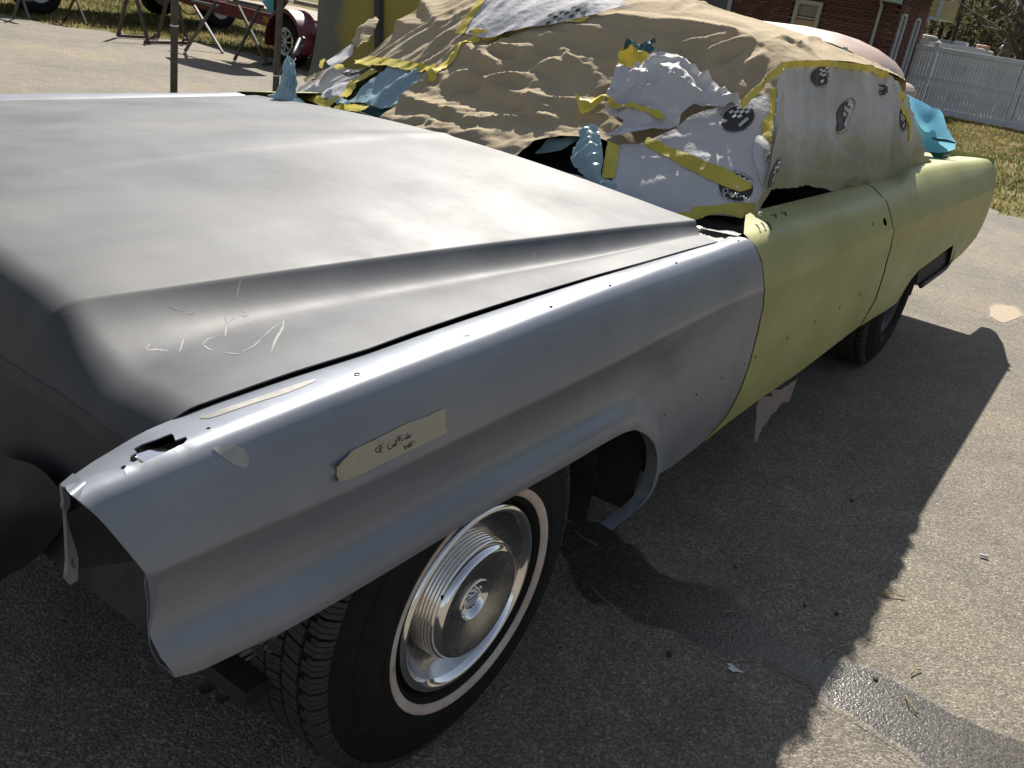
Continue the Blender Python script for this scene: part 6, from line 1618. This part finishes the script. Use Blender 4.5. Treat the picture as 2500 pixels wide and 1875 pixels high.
for dx in (-2.9, -.5):
    for dv in (-.3, .3):
        w_ = MB(); w_.lathe([(-.1, .15), (-.1, .30), (-.06, .33), (.06, .33), (.1, .30), (.1, .15)], 24, 'y', (xo + dx, yo + Wd * (.4 + dv), .33)); w_.build('wheel', M['rubber'], oc, True)

# ------------------------------------------------------------------ trees and woods
def limb(g, p, d, L, r, depth, rnd):
    n = 5; pts = [np.array(p, float)]; d = np.array(d, float)
    for i in range(n):
        d = d + np.array([rnd.gauss(0, .10), rnd.gauss(0, .10), rnd.gauss(.02, .06)]); d /= np.linalg.norm(d); pts.append(pts[-1] + d * L / n)
    g.tube(pts, [r * (1 - .65 * i / n) for i in range(n + 1)], 7 if r > .05 else 4, False)
    ends = [pts[-1]]
    if depth > 0:
        for k in range(rnd.choice((3, 4, 4))):
            i = rnd.randint(1, n); a = rnd.uniform(0, 6.28); s_ = np.array([math.cos(a), math.sin(a), rnd.uniform(-.1, .7)])
            ends += limb(g, pts[i], d * .5 + s_ * .9, L * rnd.uniform(.45, .65), r * (1 - .6 * i / n) * .55, depth - 1, rnd)
    return ends
def tree(px, dep, h, r, label, leafm, lean=(0, 0), seed=1, bark='bark', leaves=260, ls=.10):
    rnd = random.Random(seed); b = at(px, 150, dep); b[2] = 0
    t_ = thing('bare_tree', label, 'tree', tuple(b), 0, 'trees behind the fence')
    g = MB(); pts = [b + np.array([lean[0] * k / 8 + .04 * math.sin(k * 1.7 + seed), lean[1] * k / 8, h * .62 * k / 8]) for k in range(9)]
    g.tube(pts, [r * (1.25 if k == 0 else 1 - .55 * k / 8) for k in range(9)], 14, False); tk = g.build('trunk', M[bark], t_, True)
    g = MB(); ends = []
    for k in range(10):
        i = rnd.randint(2, 8); a = rnd.uniform(0, 6.28); ends += limb(g, pts[i], (math.cos(a), math.sin(a), .45), h * rnd.uniform(.2, .34), r * .34, 2, rnd)
    g.build('branches', M[bark], t_, True)
    V, F = [], []
    for _ in range(leaves):
        e = np.array(rnd.choice(ends)) + np.array([rnd.gauss(0, .35), rnd.gauss(0, .35), rnd.gauss(0, .3)])
        u = np.array([rnd.gauss(0, 1) for _ in range(3)]); u /= np.linalg.norm(u); w = np.cross(u, [rnd.gauss(0, 1) for _ in range(3)]); w /= np.linalg.norm(w) + 1e-6
        s_ = ls * rnd.uniform(.5, 1.5); k = len(V); V += [e - u * s_, e + w * s_ * .5, e + u * s_, e - w * s_ * .5]; F.append((k, k + 1, k + 2, k + 3))
    mesh_obj('crown', V, F, M[leafm], t_, False)
tree(2440, 33, 11, .23, 'thick grey trunked tree right of the campers', 'leafdry', (.3, 0), 3, 'barklight', 300)
tree(2497, 31, 12, .30, 'dark thick tree at the right edge of the picture', 'leafdry', (.1, 0), 8, 'bark', 380)
tree(2322, 47, 10, .12, 'slender tree above the roof vents of the long camper', 'leafgold', (-.5, 0), 12, 'bark', 420)
tree(2375, 44, 10, .10, 'slender twiggy tree between the long camper and the thick trunk', 'leafgold', (.6, 0), 21, 'bark', 420)
tree(2290, 52, 12, .13, 'thin tree beside the yellow shed wall', 'leafdry', (.2, 0), 33, 'bark', 380)
# wooded hillside closing the view, and woods round the rest of the horizon
def hill():
    V, F = [], []; na, nr = 96, 7
    for i in range(na):
        a = 2 * math.pi * i / na
        back = .5 + .5 * math.sin(a)             # higher behind the car
        for j in range(nr):
            rr = 75 + j * 14; h = (2.0 + 20 * back**2) * smooth01(j / (nr - 1)) + 1.5 * fbm((math.cos(a) * rr, math.sin(a) * rr), .05, 3) * (j > 0)
            V.append((rr * math.cos(a), 6 + rr * math.sin(a), h - (.5 if j == 0 else 0)))
    for i in range(na):
        for j in range(nr - 1): F.append((i * nr + j, ((i + 1) % na) * nr + j, ((i + 1) % na) * nr + j + 1, i * nr + j + 1))
    return struct(mesh_obj('hillside', V, F, M['hill']))
hill()
def wood(name, n, amin, amax, r0, r1, seed, mats, zmax, ls, zb=0.0):
    rnd = random.Random(seed); V, F, mi = [], [], []
    trunks = []
    for _ in range(max(8, n // 160)):
        a = rnd.uniform(amin, amax); r = rnd.uniform(r0, r1); trunks.append((a, r, rnd.uniform(.45, 1) * zmax, rnd.uniform(1.2, 2.6)))
    for a, r, h, w in trunks:
        x, y = r * math.cos(a), 6 + r * math.sin(a); k = len(V); rr = rnd.uniform(.07, .2); lx = rnd.gauss(0, .5)
        for q_ in range(5): t_ = 2 * math.pi * q_ / 5; V += [(x + rr * math.cos(t_), y + rr * math.sin(t_), zb), (x + lx + rr * .3 * math.cos(t_), y + rr * .3 * math.sin(t_), zb + h)]
        for q_ in range(5): F.append((k + 2 * q_, k + 2 * ((q_ + 1) % 5), k + 2 * ((q_ + 1) % 5) + 1, k + 2 * q_ + 1)); mi.append(0)
        for b_ in range(14):      # twigs
            z = zb + h * rnd.uniform(.15, .95); t_ = rnd.uniform(0, 6.28); L = w * rnd.uniform(.5, 1.2); c = np.array([x + lx * z / h, y, z]); e = c + np.array([math.cos(t_) * L, math.sin(t_) * L, L * rnd.uniform(0, .9)])
            k = len(V); V += [tuple(c + [0, 0, .03]), tuple(c - [0, 0, .03]), tuple(e)]; F.append((k, k + 1, k + 2)); mi.append(0)
    for _ in range(n):
        a, r, h, w = rnd.choice(trunks); x, y = r * math.cos(a), 6 + r * math.sin(a)
        e = np.array([x + rnd.gauss(0, w * .6), y + rnd.gauss(0, w * .6), zb + h * rnd.betavariate(2, 1.6) ])
        u = np.array([rnd.gauss(0, 1) for _ in range(3)]); u /= np.linalg.norm(u); w_ = np.cross(u, [rnd.gauss(0, 1) for _ in range(3)]); w_ /= np.linalg.norm(w_) + 1e-6
        s_ = ls * rnd.uniform(.4, 1.5); k = len(V); V += [tuple(e - u * s_), tuple(e + w_ * s_ * .55), tuple(e + u * s_)]; F.append((k, k + 1, k + 2)); mi.append(1 + int(rnd.random() * (len(mats) - 1)))
    o = mesh_obj(name, V, F, mats, None, False); o.data.polygons.foreach_set('material_index', mi[:len(o.data.polygons)]); o['kind'] = 'stuff'; o['label'] = 'bare spring woods with pale dry leaves closing the view'; return o
wood('woodland', 26000, math.radians(84), math.radians(118), 46, 74, 5, [M['bark'], M['leafdry'], M['leafgold'], M['leafgreen']], 11, .24)
wood('woodland', 16000, math.radians(-20), math.radians(84), 62, 96, 6, [M['bark'], M['leafdry'], M['leafgreen']], 13, .6)
wood('woodland', 16000, math.radians(118), math.radians(340), 66, 100, 7, [M['bark'], M['leafdry'], M['leafgreen']], 12, .6)

# ------------------------------------------------------------------ grass, straw and litter
def blades(name, n, xr, yr, hgt, wid, seed):
    rnd = random.Random(seed); V, F, mi = [], [], []
    ex = np.array([p[0] for p in ed2]); ey = np.array([p[1] for p in ed2])
    while len(F) < n:
        x = rnd.uniform(*xr); y = rnd.uniform(*yr)
        if y < np.interp(x, ex, ey) + rnd.gauss(.05, .06): continue
        if noise.noise(Vector((x * 1.1, y * 1.1, 3))) < rnd.uniform(-.9, .25): continue
        t_ = rnd.uniform(0, 6.28); h = hgt * rnd.uniform(.4, 1.3); w = wid * rnd.uniform(.6, 1.3); l = rnd.gauss(0, .7) * h; m_ = rnd.gauss(0, .7) * h
        k = len(V); V += [(x - w * math.cos(t_), y - w * math.sin(t_), -.006), (x + w * math.cos(t_), y + w * math.sin(t_), -.006), (x + l, y + m_, h)]; F.append((k, k + 1, k + 2))
        q_ = noise.noise(Vector((x * .8, y * .8, 9))) + rnd.gauss(0, .35); mi.append(0 if q_ < -.15 else (1 if q_ < .45 else 2))
    o = mesh_obj(name, V, F, [M['grassgreen'], M['grassdry'], M['straw']], None, False); o.data.polygons.foreach_set('material_index', mi); o['kind'] = 'stuff'; o['label'] = 'short dry winter grass with green tufts'
blades('grass', 34000, (-18, -7.5), (6, 15), .05, .010, 1)
blades('grass', 60000, (-8, 4.5), (9.4, 29.5), .055, .012, 2)
def straw(px, py, ang, L, label, bend=.1):
    c = onz(px, py, .006); t_ = math.radians(ang); d = np.array([math.cos(t_), math.sin(t_), 0]); n_ = np.array([-d[1], d[0], 0])
    g = MB(); g.tube(spl([c - d * L / 2, c + n_ * L * bend + [0, 0, .004], c + d * L / 2], 4), [.0018] * 9, 5)
    tag(g.build('straw_stalk', M['straw'], None, True), label, 'straw', 'bits of straw on the asphalt')
for px, py, a, L, lb, bd_ in ((2178, 1453, 35, .075, 'yellow straw stalk lying in the sunlit asphalt right of the shadow edge', .03), (1968, 1082, 20, .07, 'thin straw in the shadow below the torn rag', .25), (1905, 1255, 100, .09, 'bent straw stalk in the middle of the car shadow', .25), (2024, 1596, 80, .05, 'short straw at the point where the shadow edge meets the wet streak', .05),
                       (1430, 1312, 170, .09, 'pale frayed string end beside the rear of the front tyre', .15), (1470, 1455, 160, .10, 'fine dry grass blade lying on the wet streak near the tyre', .08), (2225, 1720, 130, .06, 'dark bit of stalk lying on the sunlit wet streak', .1), (1780, 1496, 50, .04, 'tiny straw beside the broad middle of the wet streak', .05),
                       (2237, 1640, 70, .045, 'small stalk on dry asphalt just above the wet streak', .1), (1695, 1330, 90, .03, 'tiny straw on the shaded asphalt above the wet streak', .1)):
    straw(px, py, a, L, lb, bd_)
c = onz(2403, 1357, .007); g = MB(); g.tube([c - [.012, 0.004, 0], c + [.012, .004, 0]], .004, 8); tag(g.build('cigarette_butt', M['whiteink'], None, True), 'white cigarette butt on the sunlit asphalt near the right edge', 'cigarette butt')
rp = random.Random(4); pebm = bpy.data.meshes.new('pebble'); bm = bmesh.new(); bmesh.ops.create_icosphere(bm, subdivisions=1, radius=1); bm.to_mesh(pebm); bm.free(); pebm.materials.append(M['pebble'])
for px, py, r, lb in ((2080, 1222, .007, 'dark pebble in the shadow near its right edge'), (1797, 1383, .005, 'pale pebble in the shade above the wet streak'), (2043, 1498, .006, 'pebble in the shade close to the shadow edge'), (1635, 1597, .008, 'dark pebble on the shaded asphalt below the wet streak'), (2138, 1657, .007, 'dark pebble on the sunlit wet streak'), (1965, 1478, .005, 'dark pebble in the shade beside the wet streak')):
    o = bpy.data.objects.new('pebble', pebm); o.location = onz(px, py, .003); o.scale = (r, r * 1.3, r * .7); o.rotation_euler = (0, 0, rp.uniform(0, 3)); COL.objects.link(o); tag(o, lb, 'pebble', 'small stones on the asphalt')
for px, py, s_, lb in ((1793, 1632, .02, 'white paint flake spatter on the shaded asphalt below the wet streak'),):
    c = onz(px, py, .003); P_ = [(c[0] + s_ * (1 + .5 * math.sin(k * 2.3)) * math.cos(k * .7) * 1.0, c[1] + s_ * .5 * (1 + .5 * math.cos(k * 1.9)) * math.sin(k * .7), .003) for k in range(9)]
    tag(mesh_obj('paint_flake', P_, [tuple(range(9))], M['whiteink'], None, False), lb, 'paint flake')
c = onz(2452, 765, .003); P_ = [(c[0] + .085 * math.cos(t_) * (1 + .15 * math.sin(3 * t_)), c[1] + .26 * math.sin(t_) * (1 + .1 * math.cos(5 * t_)), .0035) for t_ in np.linspace(0, 6.28, 24)[:-1]]
tag(mesh_obj('sand_patch', P_, [tuple(range(23))], M['sand'], None, False), 'pale sandy patch on the sunlit asphalt beyond the rear wheel', 'sand patch')
